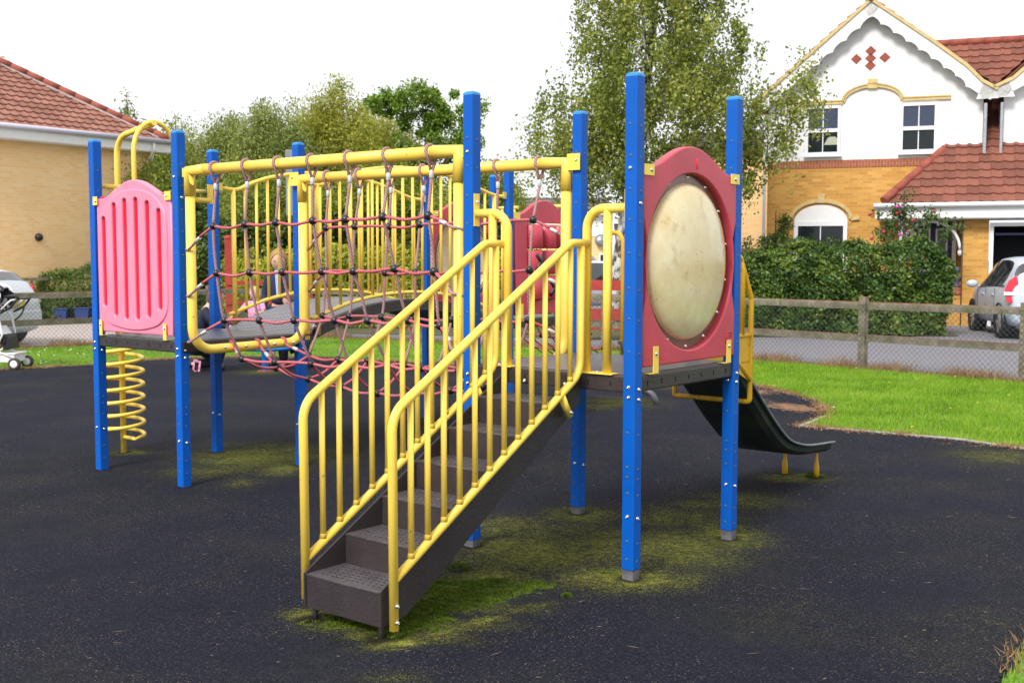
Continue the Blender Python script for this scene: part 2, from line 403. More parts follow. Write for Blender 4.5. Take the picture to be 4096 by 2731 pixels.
# ---- stairs
NS = 6; run, rise = .235, .135; T0, Z0 = -1.44, .21; SL, SR = .27, .75
stairs = MB()
stairs.prism([(SL+.013,-1.43,.064),(SR-.013,-1.43,.064),(SR-.013,-1.30,.085),(SL+.013,-1.30,.085)],(0,0,.004)); stairs.prism([(SL+.013,-1.30,.085),(SR-.013,-1.30,.085),(SR-.013,-.03,.868),(SL+.013,-.03,.868)],(0,-.004,.006))  # closing plates added under the slope so the tread holes look dark
for (xa, xb) in ((SL, SL+.012), (SR-.012, SR)):
    out = [(T0-.008,.06),(T0-.008,.214),(T0+.004,.222),(-.022,1.012),(-.022,.868),(-1.30,.075)]
    stairs.prism([(xa, y, z) for y, z in out], (xb-xa, 0, 0))
stair = stairs.build('staircase', M['brownrub'], frame, bevel=.004)
for k in range(NS):
    t0, z = T0+k*run, Z0+k*rise
    holes = []
    r_ = .0102
    for j in range(5):
        for i in range(13):
            x = SL+.062+i*.032+(j % 2)*.016; y = t0+.055+j*.033
            if x < SR-.05: holes.append(ell(x, y, r_, r_, 10)[::-1])
    st = plate('step', [(SL+.012,t0),(SR-.012,t0),(SR-.012,t0+run-.003),(SL+.012,t0+run-.003)], holes, .012, .0008, M['treadrub'], stair, Matrix.Translation((0,0,z-.006)))
    rb = MB(); zb = z-rise-.0 if k else .062
    rb.box(SL+.0125, t0, zb-.002, SR-.0125, t0+.01, z-.007)
    rb.build('riser', M['brownrub'], stair, bevel=.002)
# top riser up to the deck and its bolts
for x in (.40, .66): bolt(stair, (x, T0+5*run+.235-.005, .955), (0,-1,0))
for x in (SL+.035, SR-.035):
    lg = MB(); lg.tube([(x, T0+.03, -.01), (x, T0+.03, .09)], .013, 10); lg.build('stair_foot', M['brownrub'], stair)
def handrail(s, end):
    b = MB()
    top = fillet([(s,-1.405,end),(s,-1.41,.955),(s,-.165,1.668),(s,-.02 if s > .5 else .0,1.668)], [.13,.10], 7)
    b.tube(top, .0205, 12)
    lo = fillet([(s,-1.40,.262),(s,-.075,1.022),(s,-.075,1.655)], [.13], 7)
    b.tube(lo, .0195, 12)
    b.tube([(s,-.235,.925),(s,-.165,.815)], .019, 12)
    o = b.build('handrail', M['yellow'], frame)
    for k in range(12):
        t = -1.30+k*.1035; z1 = 1.0166+(t+1.31)*.5735-.012 if t > -1.30 else .99; z0 = .262+(t+1.40)*.5736
        z1 = .973+(t+1.358)*.5735
        if t > -.2: z1 = min(z1, 1.655)
        q = MB(); q.tube([(s,t,z0),(s,t,z1)], .0135, 10); q.lathe([(.0135,.02),(.017,.0),(.0135,-.0)], (s,t,z0+.018), n=10); q.build('baluster', M['yellow'], o)
    return o
hl = handrail(.238, .085); hr = handrail(.785, .05)
for z in (.085, .155): bolt(hr, (.785+.0205, -1.405, z), (1,0,0))
bolt(hr, (.785+.019, -.175, .835), (1,0,0))
def guard(path, up, base, plates):
    b = MB(); b.tube(fillet(path, .10, 8), .0235, 12); b.tube(up, .0225, 12)
    b.box(*base)
    for p in plates: b.box(*p)
    return b.build('guard_rail', M['yellow'], frame)
g1 = guard([(.035,-.004,1.832),(.262,-.004,1.832),(.262,-.004,1.02)], [(.158,-.004,1.832),(.158,-.004,1.02)], (.125,-.033,1.0185,.305,.03,1.0245), [(R4[0]+HW,-.026,1.765,R4[0]+HW+.005,.018,1.94)])
g2 = guard([(A-.03,-.004,1.84),(.772,-.004,1.84),(.772,-.004,1.02)], [(.897,-.004,1.84),(.897,-.004,1.02)], (.74,-.033,1.0185,.945,.03,1.0245), [(R1[0]-HW-.005,-.026,1.775,R1[0]-HW,.018,1.93)])
bolt(g1, (R4[0]+HW+.005, .0, 1.895), (1,0,0)); bolt(g2, (.835, .0, 1.0245), (0,0,1)); bolt(g1, (.20, .0, 1.0245), (0,0,1))
# ---- rope tunnel frames and rails
ZR = 2.178; TL, TF = .012, A-.03
def tunnel_end(s, dirn):
    b = MB()
    b.tube(fillet([(s,TL,ZR-.02),(s,TL,.955),(s,TF,.965),(s,TF,ZR-.02)], [.16,.16], 9), .0335, 14)
    o = b.build('tunnel_end_frame', M['yellow'], frame)
    for t in (TL, TF):
        c = MB()
        c.tube([(s,t,ZR-.17),(s,t,ZR),(s+dirn*.19,t,ZR)], .0405, 14)
        if t == TF: c.cbox((s-dirn*.068, t-.022, ZR+.0), (.095,.005,.10))
        else: c.cbox((s-dirn*.045, t, ZR-.01), (.04,.03,.06))
        e = c.build('elbow_joint', M['yellow'], o); (bolt(o, (s-dirn*.088, t-.0245, ZR+.012), (0,-1,0)) if t == TF else None)
    for t in (.26,.44,.70,.88): bolt(o, (s+.036*dirn, t, .965), (dirn,0,0)) if dirn > 0 else None
    return o
fL = tunnel_end(-G+.09, 1); fR = tunnel_end(-.092, -1)
for t in (TL, TF):
    b = MB(); b.tube([(-G+.25,t,ZR),(-.25,t,ZR)], .0365, 14); b.build('tunnel_top_rail', M['yellow'], frame)
net = empty('rope_net'); net.parent = frame
STS = [-2.243,-1.913,-1.60,-1.288,-.957,-.637,-.30]
NEAR = [[(-.012,1.801),(.01,1.489),(.066,1.173),(.21,.902)],[(-.011,1.807),(.022,1.496),(.095,1.182),(.221,.898)],[(-.016,1.813),(.031,1.502),(.123,1.192),(.262,.903)],
 [(.012,1.819),(.081,1.508),(.186,1.201),(.304,.911)],[(-.026,1.821),(.036,1.513),(.153,1.212),(.32,.927)],[(-.035,1.828),(.059,1.531),(.163,1.225),(.277,.932)],[(-.015,1.829),(.032,1.517),(.082,1.21),(.242,.94)]]
FAR = [[(.983,1.808),(.987,1.496),(.945,1.169),(.807,.885)],[(.958,1.813),(.934,1.494),(.898,1.178),(.788,.877)],[(.984,1.809),(.947,1.487),(.91,1.182),(.773,.887)],
 [(.968,1.817),(.923,1.497),(.925,1.183),(.817,.878)],[(.973,1.821),(.95,1.505),(.919,1.187),(.79,.895)],[(.996,1.824),(.961,1.511),(.905,1.204),(.767,.904)],[(.944,1.831),(.91,1.52),(.898,1.207),(.729,.908)]]
CEN = [(.509,.817),(.509,.762),(.525,.729),(.556,.705),(.552,.734),(.547,.774),(.459,.828)]
RR = .0094
KN = MB(); KN.ball((0,0,0), (.0265,.0265,.0255), 14); KNOB = KN.build('knot', M['black'], net)
kn0 = [True]
def knot(p):
    if kn0[0]: kn0[0] = False; KNOB.location = p; return
    c = KNOB.copy(); COL.objects.link(c); c.parent = net; c.location = p
def rope(pts, name='rope', m='rope', r=RR, k=5):
    b = MB(); b.tube(curve(pts, k), r, 7); return b.build(name, M[m], net)
def ferrule(a, b_, f=.5, L=.052, r=.0125):
    a, b_ = V(a), V(b_); d = (b_-a).normalized(); c = a.lerp(b_, f)
    q = MB(); q.tube([c-d*L/2, c-d*L/2+d*.004, c+d*L/2-d*.004, c+d*L/2], [r*.85, r, r, r*.85], 10); return q.build('ferrule', M['ferrule'], net)
def sag(p, q, dz):
    m_ = (V(p)+V(q))/2; return (m_.x, m_.y+random.uniform(-.008,.008), m_.z-dz)
for i, s in enumerate(STS):
    for side, T_, t_, sg in ((NEAR, TL, 0, -1), (FAR, TF, 1, 1)):
        rows = T_ = side[i]
        t_r = TL if side is NEAR else TF
        ks = [(s, t, z) for t, z in rows]
        for p in ks: knot(p)
        f = (s, t_r-.004*sg, 2.065)
        # loop over the rail
        lp = [(s-.004, t_r, 2.075)] + [(s+.010*cos(a)*-1, t_r+.045*sin(a), ZR+.045*cos(a)) for a in [radians(x) for x in (-125,-90,-45,0,45,90,125)]] + [(s+.004, t_r, 2.075)]
        b = MB(); b.tube(curve(lp, 4), RR, 7); b.build('rope_loop', M['ropegrey'], net)
        ferrule((s, t_r, 2.085), (s, t_r, 2.035), .5, .046, .0135)
        c_ = (s, CEN[i][0], CEN[i][1])
        rope([(s, t_r, 2.04), ks[0]], 'hanging_rope', 'ropegrey')
        rope([ks[0], sag(ks[0], ks[1], 0), ks[1], sag(ks[1], ks[2], 0), ks[2], ks[3]], 'hanging_rope', 'ropegrey')
        rope([ks[3], sag(ks[3], c_, .025), c_], 'floor_rope')
    knot((s, *CEN[i]))
for side, t_r in ((NEAR, TL), (FAR, TF)):
    for r in range(4):
        pts = []
        for i in range(7):
            p = (STS[i], *side[i][r]); pts.append(p)
            if i < 6: pts.append(sag(p, (STS[i+1], *side[i+1][r]), random.uniform(.008,.02) if random.random() < .8 else -.004))
        rope(pts, 'cross_rope', k=4)
        if r < 3:
            for e, fs in ((0, -G+.09), (6, -.092)):
                p = (STS[e], *side[e][r]); dz = .155 if e == 0 else (.07 if side is NEAR and r == 0 else .12)
                q = (fs+(.0 if e == 0 else 0), t_r+(-.037 if side is NEAR else .037), p[2]-dz)
                mid = V(p).lerp(V(q), .5)+V((0,0,.006))
                b = MB(); b.tube(curve([p, mid], 3), RR, 7); b.build('end_rope', M['rope'], net)
                b = MB(); b.tube(curve([mid, V(q)+V(((.03 if e == 0 else -.03), 0, .005)), V(q)+V((0, .0, 0)), (q[0]+(-.038 if e == 0 else .038), t_r, q[2]-.01)], 4), RR*.95, 7); b.build('end_rope', M['ropegrey'], net)
                ferrule(p, q, .56, .05)
        else:
            for e, fs in ((0, -G+.09), (6, -.092)):
                p = (STS[e], *side[e][r]); d = 1 if e == 0 else -1; tt = .33 if side is NEAR else .80
                q = (fs+d*.045, tt, .955); f_ = V(q).lerp(V(p), .45)
                rope([(fs-d*.01, tt, 1.003), (fs+d*.03, tt, .995), (fs+d*.05, tt, .95), f_, p], 'bottom_rope'); ferrule(q, p, .4, .05, .0135)
                if side is NEAR:
                    c_ = (STS[e], *CEN[e]); q = (fs+d*.045, .56, .955)
                    rope([(fs-d*.01, .56, 1.003), (fs+d*.03, .56, .995), (fs+d*.05, .56, .95), V(q).lerp(V(c_), .45), c_], 'bottom_rope'); ferrule(q, c_, .4, .05, .0135)
pts = []
for i in range(7):
    p = (STS[i], *CEN[i]); pts.append(p)
    if i < 6: pts.append(sag(p, (STS[i+1], *CEN[i+1]), .018))
rope(pts, 'cross_rope', k=4)
# ---- pink slatted barrier on the left tower
def hump(x0, x1, z0, zs, zt, cx=None, flat=.14, n=26):
    cx = (x0+x1)/2 if cx is None else cx; w = (x1-x0)/2
    pts = [(x0, z0), (x1, z0)]
    prof = []
    for i in range(n+1):
        u = 1-2*i/n; x = cx+u*(w-.0)
        a = max(0, 1-abs(u)/(1-flat*.9)); h = zs+(zt-zs)*(.5-.5*cos(pi*min(1, a**.86)))
        prof.append((x, h))
    return pts+prof
def stadium(cx, z0, z1, r, n=8):
    return [(cx+r*cos(a), z1-r+r*sin(a)) for a in [pi*i/n for i in range(n+1)]]+[(cx+r*cos(a), z0+r+r*sin(a)) for a in [pi+pi*i/n for i in range(n+1)]]
SX = [(-3.508,1.232,1.888),(-3.372,1.165,1.985),(-3.238,1.145,2.012),(-3.10,1.145,2.015),(-2.962,1.168,1.988),(-2.826,1.225,1.93)]
pk = plate('barrier_panel', hump(-3.607,-2.692,1.048,2.02,2.142), [stadium(x,a,b,.0265)[::-1] for x,a,b in SX], .052, .011, M['pink'], frame, M_xz(.0))
inner = [(-3.59,1.42),(-3.575,1.22),(-3.48,1.12),(-3.33,1.085),(-3.15,1.072),(-2.97,1.088),(-2.83,1.13),(-2.745,1.23),(-2.735,1.42),(-2.735,1.8),(-2.77,1.93),(-2.90,2.03),(-3.06,2.07),(-3.17,2.075),(-3.30,2.06),(-3.45,2.0),(-3.57,1.88),(-3.59,1.8)]
inner = [(p.x, p.y) for p in curve([(-3.58+.02 if x < -3.5 else x, z, 0) for x, z in inner], 4, True)]
pl2 = plate('raised_grille', inner, [stadium(x,a-.0,b,.026)[::-1] for x,a,b in SX], .026, .010, M['pink'], pk, M_xz(-.0235))
bk = MB(); bk.box(-3.57,-.016,1.10,-2.76,-.008,2.035); bk.build('slot_backing', M['hotpink'], pk)
for (x0, z0, x1, z1) in ((-3.632,1.972,-3.575,2.035),(-2.745,1.985,-2.672,2.045)):
    b = MB(); b.box(x0,-.041,z0,x1,-.0365,z1); b.build('bracket', M['yellow'], pk, bevel=.002); bolt(pk, ((x0+x1)/2+(.012 if x0 < -3 else -.012), -.041, (z0+z1)/2), (0,-1,0))
for x0 in (-3.585, -2.79):
    b = MB(); b.box(x0,-.041,1.021,x0+.038,-.0365,1.135); b.box(x0,-.041,1.0185,x0+.038,.01,1.0225); b.build('bracket', M['yellow'], pk, bevel=.0015); bolt(pk, (x0+.017, -.041, 1.10), (0,-1,0))
# ---- red bubble window panel
def bubble_panel(s, t0, dirn, red, front):
    """dirn: side the dome bulges to"""
    c = t0+A/2+.013; zc = 1.575; w = .478
    prof = hump(c-w, c+w, 1.055, 2.045, 2.172)
    # side notches at mid height
    right = [(c+w, 1.055), (c+w, 1.30), (c+w-.03, 1.40), (c+w-.03, 1.70), (c+w, 1.80)]
    left = [(c-w, 1.80), (c-w+.03, 1.70), (c-w+.03, 1.40), (c-w, 1.30)]
    out = [(c-w, 1.055)] + right + prof[2:] + left
    o = plate('bubble_panel', out, [ell(c, zc, .449, .458, 64)[::-1]], .058, .009, red, frame, M_yz(s))
    rg = plate('window_flange', ell(c, zc, .456, .466, 64), [ell(c, zc, .385, .40, 56)[::-1]], .008, .002, M['ring'], o, M_yz(s-.012*dirn))
    d = MB(); pr = [(1.0,-.004),(.995,.004)]+[(cos(q_)**.8*.985, 0.010+.075*sin(q_)) for q_ in [pi/2*k_/14 for k_ in range(14)]]+[(.02,.085),(.001,.085)]
    vs = []; n = 48
    for r, h in pr:
        for j in range(n):
            a = 2*pi*j/n; vs.append((s+dirn*(h-.014), c+.404*r*cos(a), zc+.414*r*sin(a)))
    d.add(vs, [(i*n+j, i*n+(j+1) % n, (i+1)*n+(j+1) % n, (i+1)*n+j) for i in range(len(pr)-1) for j in range(n)], 0, True)
    dm = d.build('acrylic_dome', M['dome'], o)
    m = dm.modifiers.new('s', 'SOLIDIFY'); m.thickness = .005
    if front:
        for k in range(14):
            a = 2*pi*k/14+pi/2; bolt(o, (s+dirn*-.008, c+.431*cos(a), zc+.441*sin(a)), (dirn,0,0))
        b = MB(); b.ball((s+.0265, c+.035, 2.085), (.006,.019,.033), 14); b.build('moulded_dimple', M['hotpink'], o)
    for (ta, tb, za, zb) in ((c-w-.01, c-w+.085, 2.0, 2.055), (c+w-.075, c+w+.02, 2.0, 2.055), (c-.385, c-.335, 1.021, 1.155), (c+.38, c+.43, 1.021, 1.145)):
        b = MB(); x = s+.031*1; b.box(x, ta, za, x+.005, tb, zb)
        if za < 1.2: b.box(x-.035, ta-.03, 1.0185, x+.005, tb, 1.0225)
        b.build('bracket', M['yellow'], o, bevel=.0015); bolt(o, (x+.005, (ta+tb)/2+(.02 if ta < c and za > 1.2 else 0), (za+zb)/2+(.0 if za > 1.2 else .03)), (1,0,0))
    return o
bubble_panel(A, 0, 1, M['redpanel'], True)
bubble_panel(-G-A, TC, -1, M['redpanel'], False)
# moulder's mark, an outlined rounded box on the corner of the panel
b = MB()
for (h, w_) in ((0, .05), (.028, .05)):
    b.tube([(A+.0305, .915, 1.145+h), (A+.0305, .965, 1.145+h)], .003, 6)
b.tube([(A+.0305,.91,1.13),(A+.0305,.97,1.13),(A+.0305,.97,1.188),(A+.0305,.91,1.188)], .003, 6, closed=True)
b.tube([(A+.0305,.905,1.112),(A+.0305,.972,1.112)], .0025, 6)
b.build('moulded_mark', M['redpanel'], frame)
# ---- noughts and crosses panel on the far tower
s = -G; t0 = TC
out = hump(t0+.07, t0+.975, 1.055, 2.0, 2.14)
op = plate('game_panel', out, [[(t0+.255,1.19),(t0+.255,1.925),(t0+.90,1.925),(t0+.90,1.19)]], .055, .010, M['redpanel'], frame, M_yz(s))
for r in range(3):
    for c in range(3):
        b = MB(); tc_ = t0+.255+.1075+c*.215; zc = 1.305+r*.245
        b.lathe([(0,-.112),(.088,-.112),(.10,-.10),(.10,.10),(.088,.112),(0,.112)], (s, tc_, zc), (0,0,1), 20)
        o = b.build('turning_block', M['redpanel'], op)
        if r == 1 or (r == 0 and c > 0):
            q = MB()
            if (c+r) % 2 == 1:
                for sg in (-1, 1): q.tube([(s+.101-abs(k)*.012, tc_+k*.05, zc+sg*k*.075) for k in (-1,-.5,0,.5,1)], .018, 6)
            else: q.tube([(s+.101-.02*cos(a)**2*1.0, tc_+.055*cos(a), zc+.07*sin(a)) for a in [2*pi*k/16 for k in range(11)]], .017, 6)
            q.build('black_mark', M['black'], op)
b = MB(); b.box(s+.03, t0+.03, 1.955, s+.035, t0+.13, 2.015); b.box(s+.03, t0+.14, 1.02, s+.035, t0+.18, 1.16); b.build('bracket', M['yellow'], op)
# ---- arched bridge
bp = [(1.06,1.0),(1.18,1.03),(1.36,1.095),(1.6,1.16),(1.9,1.215),(2.3,1.238),(2.75,1.205),(3.1,1.13),(3.35,1.05),(3.57,1.0)]
bc = curve([(0, a, z) for a, z in bp], 5)
b = MB(); sa, sb = -G-A+.045, -G-.035
n = len(bc); vs = []
for p in bc: vs += [(sa,p.y,p.z),(sb,p.y,p.z),(sb,p.y,p.z-.085),(sa,p.y,p.z-.085)]
fs = [(4*i+j, 4*i+(j+1) % 4, 4*i+4+(j+1) % 4, 4*i+4+j) for i in range(n-1) for j in range(4)] + [(0,1,2,3), (4*n-1,4*n-2,4*n-3,4*n-4)]
b.add(vs, fs, 0, False); br = b.build('arched_bridge', M['brownrub'], frame)
b = MB(); vs = []
for p in bc: vs += [(sa+.03,p.y,p.z+.002),(sb-.03,p.y,p.z+.002),(sb-.03,p.y,p.z+.006),(sa+.03,p.y,p.z+.006)]
b.add(vs, fs, 0, False); b.build('chequer_tread', M['bridge'], br)
def bz(prof, t):
    for (a, za), (c, zc) in zip(prof, prof[1:]):
        if a <= t <= c: return za+(zc-za)*(t-a)/(c-a)
    return prof[0][1]
def bridge_rail(s):
    top = [(1.13,2.155),(1.28,2.15),(1.42,2.205),(1.65,2.272),(2.0,2.325),(2.35,2.335),(2.7,2.31),(3.0,2.255),(3.3,2.175),(3.45,2.155),(3.54,2.155)]
    lo = [(1.17,1.12),(1.36,1.175),(1.6,1.24),(1.95,1.29),(2.3,1.303),(2.65,1.28),(3.0,1.222),(3.3,1.14),(3.42,1.10)]
    b = MB(); b.tube(curve([(s,t,z) for t,z in top], 4), .0165, 10); b.tube(curve([(s,t,z) for t,z in lo], 4), .0165, 10)
    b.tube([(s,1.24,2.155),(s,1.24,1.0)], .0195, 10); b.tube([(s,3.38,2.155),(s,3.38,1.0)], .0195, 10)
    for t in (1.09, 3.525): b.cbox((s+.012, t, 2.165), (.006,.065,.06))
    o = b.build('bridge_railing', M['yellow'], frame)
    k = 1.36
    while k < 3.3:
        q = MB(); q.tube([(s,k,bz(lo,k)),(s,k,bz(top,k))], .0125, 8); q.build('baluster', M['yellow'], o); k += .118
    return o
bridge_rail(-G-.012); bridge_rail(-G-A+.012)
# yellow flat strut under the near bridge corner
b = MB(); b.box(-G+.03,1.07,.97,-G+.036,1.115,2.1); b.build('flat_upright', M['yellow_old'], frame)
# ---- small yellow bars between posts
b = MB(); b.tube([(-G+.06,.04,1.985),(-G+.06,.195,1.985)], .018, 10); b.cbox((-G+.06,.20,2.03), (.006,.045,.13)); b.build('cross_bar', M['yellow'], frame)
# ---- spiral climber
sp = MB(); pr = curve([(-4.18,.52,-.02),(-4.18,.52,1.2),(-4.18,.52,2.40)], 3)
sp.tube(fillet([(-4.18,.52,-.02),(-4.18,.52,2.545),(-3.66,.52,2.625)], [.16], 7), .0235, 12)
spo = sp.build('spiral_climber', M['yellow'], frame)
c = MB(); hp = [(-4.18+.165*cos(a), .52+.165*sin(a), 0.135+.104*a/(2*pi)) for a in np.arange(0, 9*2*pi, 2*pi/22)]
c.tube([(-4.18,.52,.135)]+hp+[(-4.18,.52,hp[-1][2])], .0155, 9); c.build('coil', M['yellow'], spo)
h = MB(); sA = -G-A-.03
hoop = [(sA,.345,1.05),(sA,.345,2.36)] + [(sA,.532-.187*cos(a),2.40+.235*sin(a)) for a in [pi*k/14 for k in range(0, 15)]] + [(sA,.719,2.36),(sA,.719,1.05)]
h.tube(hoop, .0185, 12); h.build('exit_hoop', M['yellow'], spo)
h = MB(); h.tube([(sA,.03,2.12),(sA,.345,2.12)], .018, 10); h.tube([(sA,.17,2.12),(sA,.17,1.02)], .016, 10); h.tube([(sA,.719,2.12),(sA,1.0,2.12)], .018, 10); h.tube([(sA,.87,2.12),(sA,.87,1.02)], .016, 10)
h.build('side_guard', M['yellow'], spo)
# ---- guards on the far side of the far tower
b = MB(); tf = TC+A+.01
for (xa, xb) in ((-G-A+.03,-G-A+.32),(-G-.32,-G-.03)):
    b.tube(fillet([(xa,tf,2.11),(xb,tf,2.11)] , .05), .018, 10)
    for x in (xa+.08, xb-.05): b.tube([(x,tf,2.11),(x,tf,1.02)], .014, 8)
b.build('side_guard', M['yellow'], frame)
# ---- net ramp behind the far tower
ramp = empty('net_ramp'); ramp.parent = frame
b = MB(); b.tube(fillet([(-G-A,TC+A+1.28,-.02),(-G-A,TC+A+1.25,.155),(-G+.15,TC+A+1.25,.155),(-G+.21,TC+A+1.30,-.02)], [.2,.22], 8), .034, 12); b.build('ground_tube', M['darktube'], ramp)
nb = MB(); ra, rb = (TC+A+.02, 1.0), (TC+A+1.25, .18)
for i in range(7):
    f = (i+.5)/7; f2 = f
    x0, x1 = -G-A+.08, -G-.02
    xx = x0+(x1-x0)*f
    nb.tube([(xx+.07*sin(i), ra[0], ra[1]), (xx-.05, (ra[0]*2+rb[0])/3, .70), (xx+.05, (ra[0]+rb[0]*2)/3, .44), (xx, *rb)], .009, 6)
for k in range(1, 5):
    f = k/5; t = ra[0]+(rb[0]-ra[0])*f; z = ra[1]+(rb[1]-ra[1])*f
    nb.tube(curve([(x0+(x1-x0)*j/6, t+.05*(-1)**j, z-.05*sin(pi*j/6)-.02) for j in range(7)], 3), .009, 6)
for k in range(8):
    x_ = -G-.05-k*.16; nb.tube([(x_, rb[0]+.02, rb[1]-.04), (x_-.05, rb[0]-.05, rb[1]+.05), (x_-.11, rb[0]+.03, rb[1]-.02), (x_-.16, rb[0]-.04, rb[1]+.04)], .011, 6)
nb.build('rope', M['rope'], ramp)
for k in range(1, 5):
    for j in range(0, 7, 2):
        f = k/5; q = MB(); q.ball((x0+(x1-x0)*j/6, ra[0]+(rb[0]-ra[0])*f+.05, ra[1]+(rb[1]-ra[1])*f-.05*sin(pi*j/6)-.02), .024, 10); q.build('knot', M['black'], ramp)
# ---- slide
slide = empty('slide'); slide.parent = frame
bed = [(A+.02,1.022),(1.2,1.022),(1.36,1.01),(1.54,.94),(1.70,.835),(1.85,.71),(2.09,.51),(2.31,.355),(2.48,.285),(2.72,.24),(3.13,.212)]
C_ = curve([(0,a,z) for a,z in bed], 5); cs, hw = .515, .222
def section(flare):
    w = hw; h = .066
    inn = [(-w-.035,h+.004),(-w-.012,h),(-w,.05),(-w+.006,.02),(-w+.035,.0),(w-.035,.0),(w-.006,.02),(w,.05),(w+.012,h),(w+.035,h+.004)]
    o_ = [(w+.035,h-.012),(w+.024,h-.012),(w+.012,.048),(w+.008,.012),(w-.03,-.014),(-w+.03,-.014),(-w-.008,.012),(-w-.012,.048),(-w-.024,h-.012),(-w-.035,h-.012)]
    return inn+o_
sec = section(0); ns = len(sec); vs = []
for i, p in enumerate(C_):
    t = (C_[min(i+1, len(C_)-1)]-C_[max(i-1, 0)]).normalized(); nn = V((0,-t.z,t.y))
    for (x, h_) in sec: vs.append(V((cs+x, p.y, p.z))+nn*h_)
b = MB(); b.add(vs, [(i*ns+j, i*ns+(j+1) % ns, (i+1)*ns+(j+1) % ns, (i+1)*ns+j) for i in range(len(C_)-1) for j in range(ns)] + [tuple(range(ns)), tuple(range((len(C_)-1)*ns, len(C_)*ns))[::-1]], 0, False)
ch = b.build('chute', M['chute'], slide, smooth=True)
m = ch.modifiers.new('e', 'EDGE_SPLIT'); m.split_angle = .6
for sg in (-1, 1):
    e = MB(); q = []
    for i, p in enumerate(C_):
        t = (C_[min(i+1, len(C_)-1)]-C_[max(i-1, 0)]).normalized(); nn = V((0,-t.z,t.y)); q.append(V((cs+sg*(hw+.035), p.y, p.z))+nn*.060)
    e.tube(q, .0085, 8); e.build('rolled_edge', M['chute_edge'], slide)
for (x, y) in ((.41,3.09),(.655,3.093)):
    b = MB(); b.lathe([(.0,-.02),(.021,-.02),(.021,.075),(.017,.105),(.012,.13),(.009,.21)], (x,y,0), n=12); b.build('slide_leg', M['yellow_old'], slide)
fr = MB(); xL, xR, tb = .262, .80, 1.735
fr.tube(fillet([(xL,tb,.80),(xL,tb,.702),(xR,tb,.702),(xR,tb,1.345),(xR,tb-.155,1.605),(xR,tb-.24,1.61)], [.012,.02,.02,.05], 3), .0165, 10)
fr.tube([(xL,tb,.78),(xL,tb,1.345),(xL,tb-.155,1.605),(xL,tb-.5,1.62)], .0165, 10)
for x in (xR, xL):
    fr.tube([(x,tb-.115,1.12),(x,tb-.115,1.52),(x,tb-.15,1.6)], .0155, 10)
    fr.tube([(x,tb,1.12),(x,1.12,1.12)], .015, 10)
    fr.tube([(x,tb-.01,.84),(x,tb-.30,1.06)], .016, 10)
    fr.tube([(x,tb-.24,1.61),(x,1.12,1.63)], .0165, 10)
    fr.box(x-.003,1.10,.95,x+.003,tb-.01,1.12)
    fr.prism([(x-.003,tb-.32,.96),(x-.003,tb-.01,.96),(x-.003,tb-.01,.83)], (.006,0,0))
fr.build('slide_side_frame', M['yellow_old'], slide)
gh = MB()
gh.tube([(xL+.005,1.10,1.0),(xL+.005,1.10,1.66)]+[(xL-.055+.06*cos(a),1.10,1.675+.075*sin(a)) for a in [pi*k/10 for k in range(1, 10)]]+[(xL-.115,1.10,1.66),(xL-.115,1.10,1.02)], .0135, 10)
gh.build('slide_grab_hoop', M['yellow_old'], slide)
# ================================================================ GROUND
def sheet(name, pts, z, m, kind='structure', parent=None):
    bm = bmesh.new(); f = bm.faces.new([bm.verts.new((x, y, z)) for x, y in pts])
    bmesh.ops.recalc_face_normals(bm, faces=[f])
    if f.normal.z < 0: f.normal_flip()
    bmesh.ops.triangulate(bm, faces=[f]); me = bpy.data.meshes.new(name); bm.to_mesh(me); bm.free(); me.materials.append(m)
    o = bpy.data.objects.new(name, me); COL.objects.link(o); o['kind'] = kind; return o
RUB = [(-7.2,16.09),(-6.65,16.55),(-6.24,16.9),(-5.7,17.6),(-5.2,18.0),(-4.2,18.35),(-3.2,18.2),(-1.9,17.6),(-1.1,17.1),(.3,16.5),(1.8,15.6),(2.6,14.95),(3.08,14.2),(3.30,13.5),(3.42,12.81),(3.33,12.1),(3.17,11.5),(2.95,11.15),(2.74,10.81),(3.46,10.36),(3.93,10.04),(4.29,9.54),(5.2,8.8),(5.5,7.5),(4.5,6.2),(3.2,5.4),(2.35,4.82),(2.10,4.62),(1.98,4.42),(1.85,4.25),(1.75,3.9),(1.5,3.3),(1.3,2),(0,-2),(-9,-2),(-14,5),(-12,13)]
def inside(x, y, P):
    c = False; n = len(P)
    for i in range(n):
        x1, y1 = P[i]; x2, y2 = P[i-1]
        if (y1 > y) != (y2 > y) and x < (x2-x1)*(y-y1)/(y2-y1)+x1: c = not c
    return c
def np_inside(X, Y, P):
    c = np.zeros(X.shape, bool); n = len(P)
    for i in range(n):
        x1, y1 = P[i]; x2, y2 = P[i-1]
        k = ((y1 > Y) != (y2 > Y)) & (X < (x2-x1)*(Y-y1)/(y2-y1+1e-12)+x1); c ^= k
    return c
FENCE = [(9.7,11.25),(8.15,13.0),(6.6,14.75),(5.05,16.5),(3.5,18.2),(1.6,19.7),(-.47,20.9),(-2.53,22.1),(-4.6,23.3),(-5.85,22.22),(-7.1,21.11),(-9.5,18.9),(-11.2,17.3)]
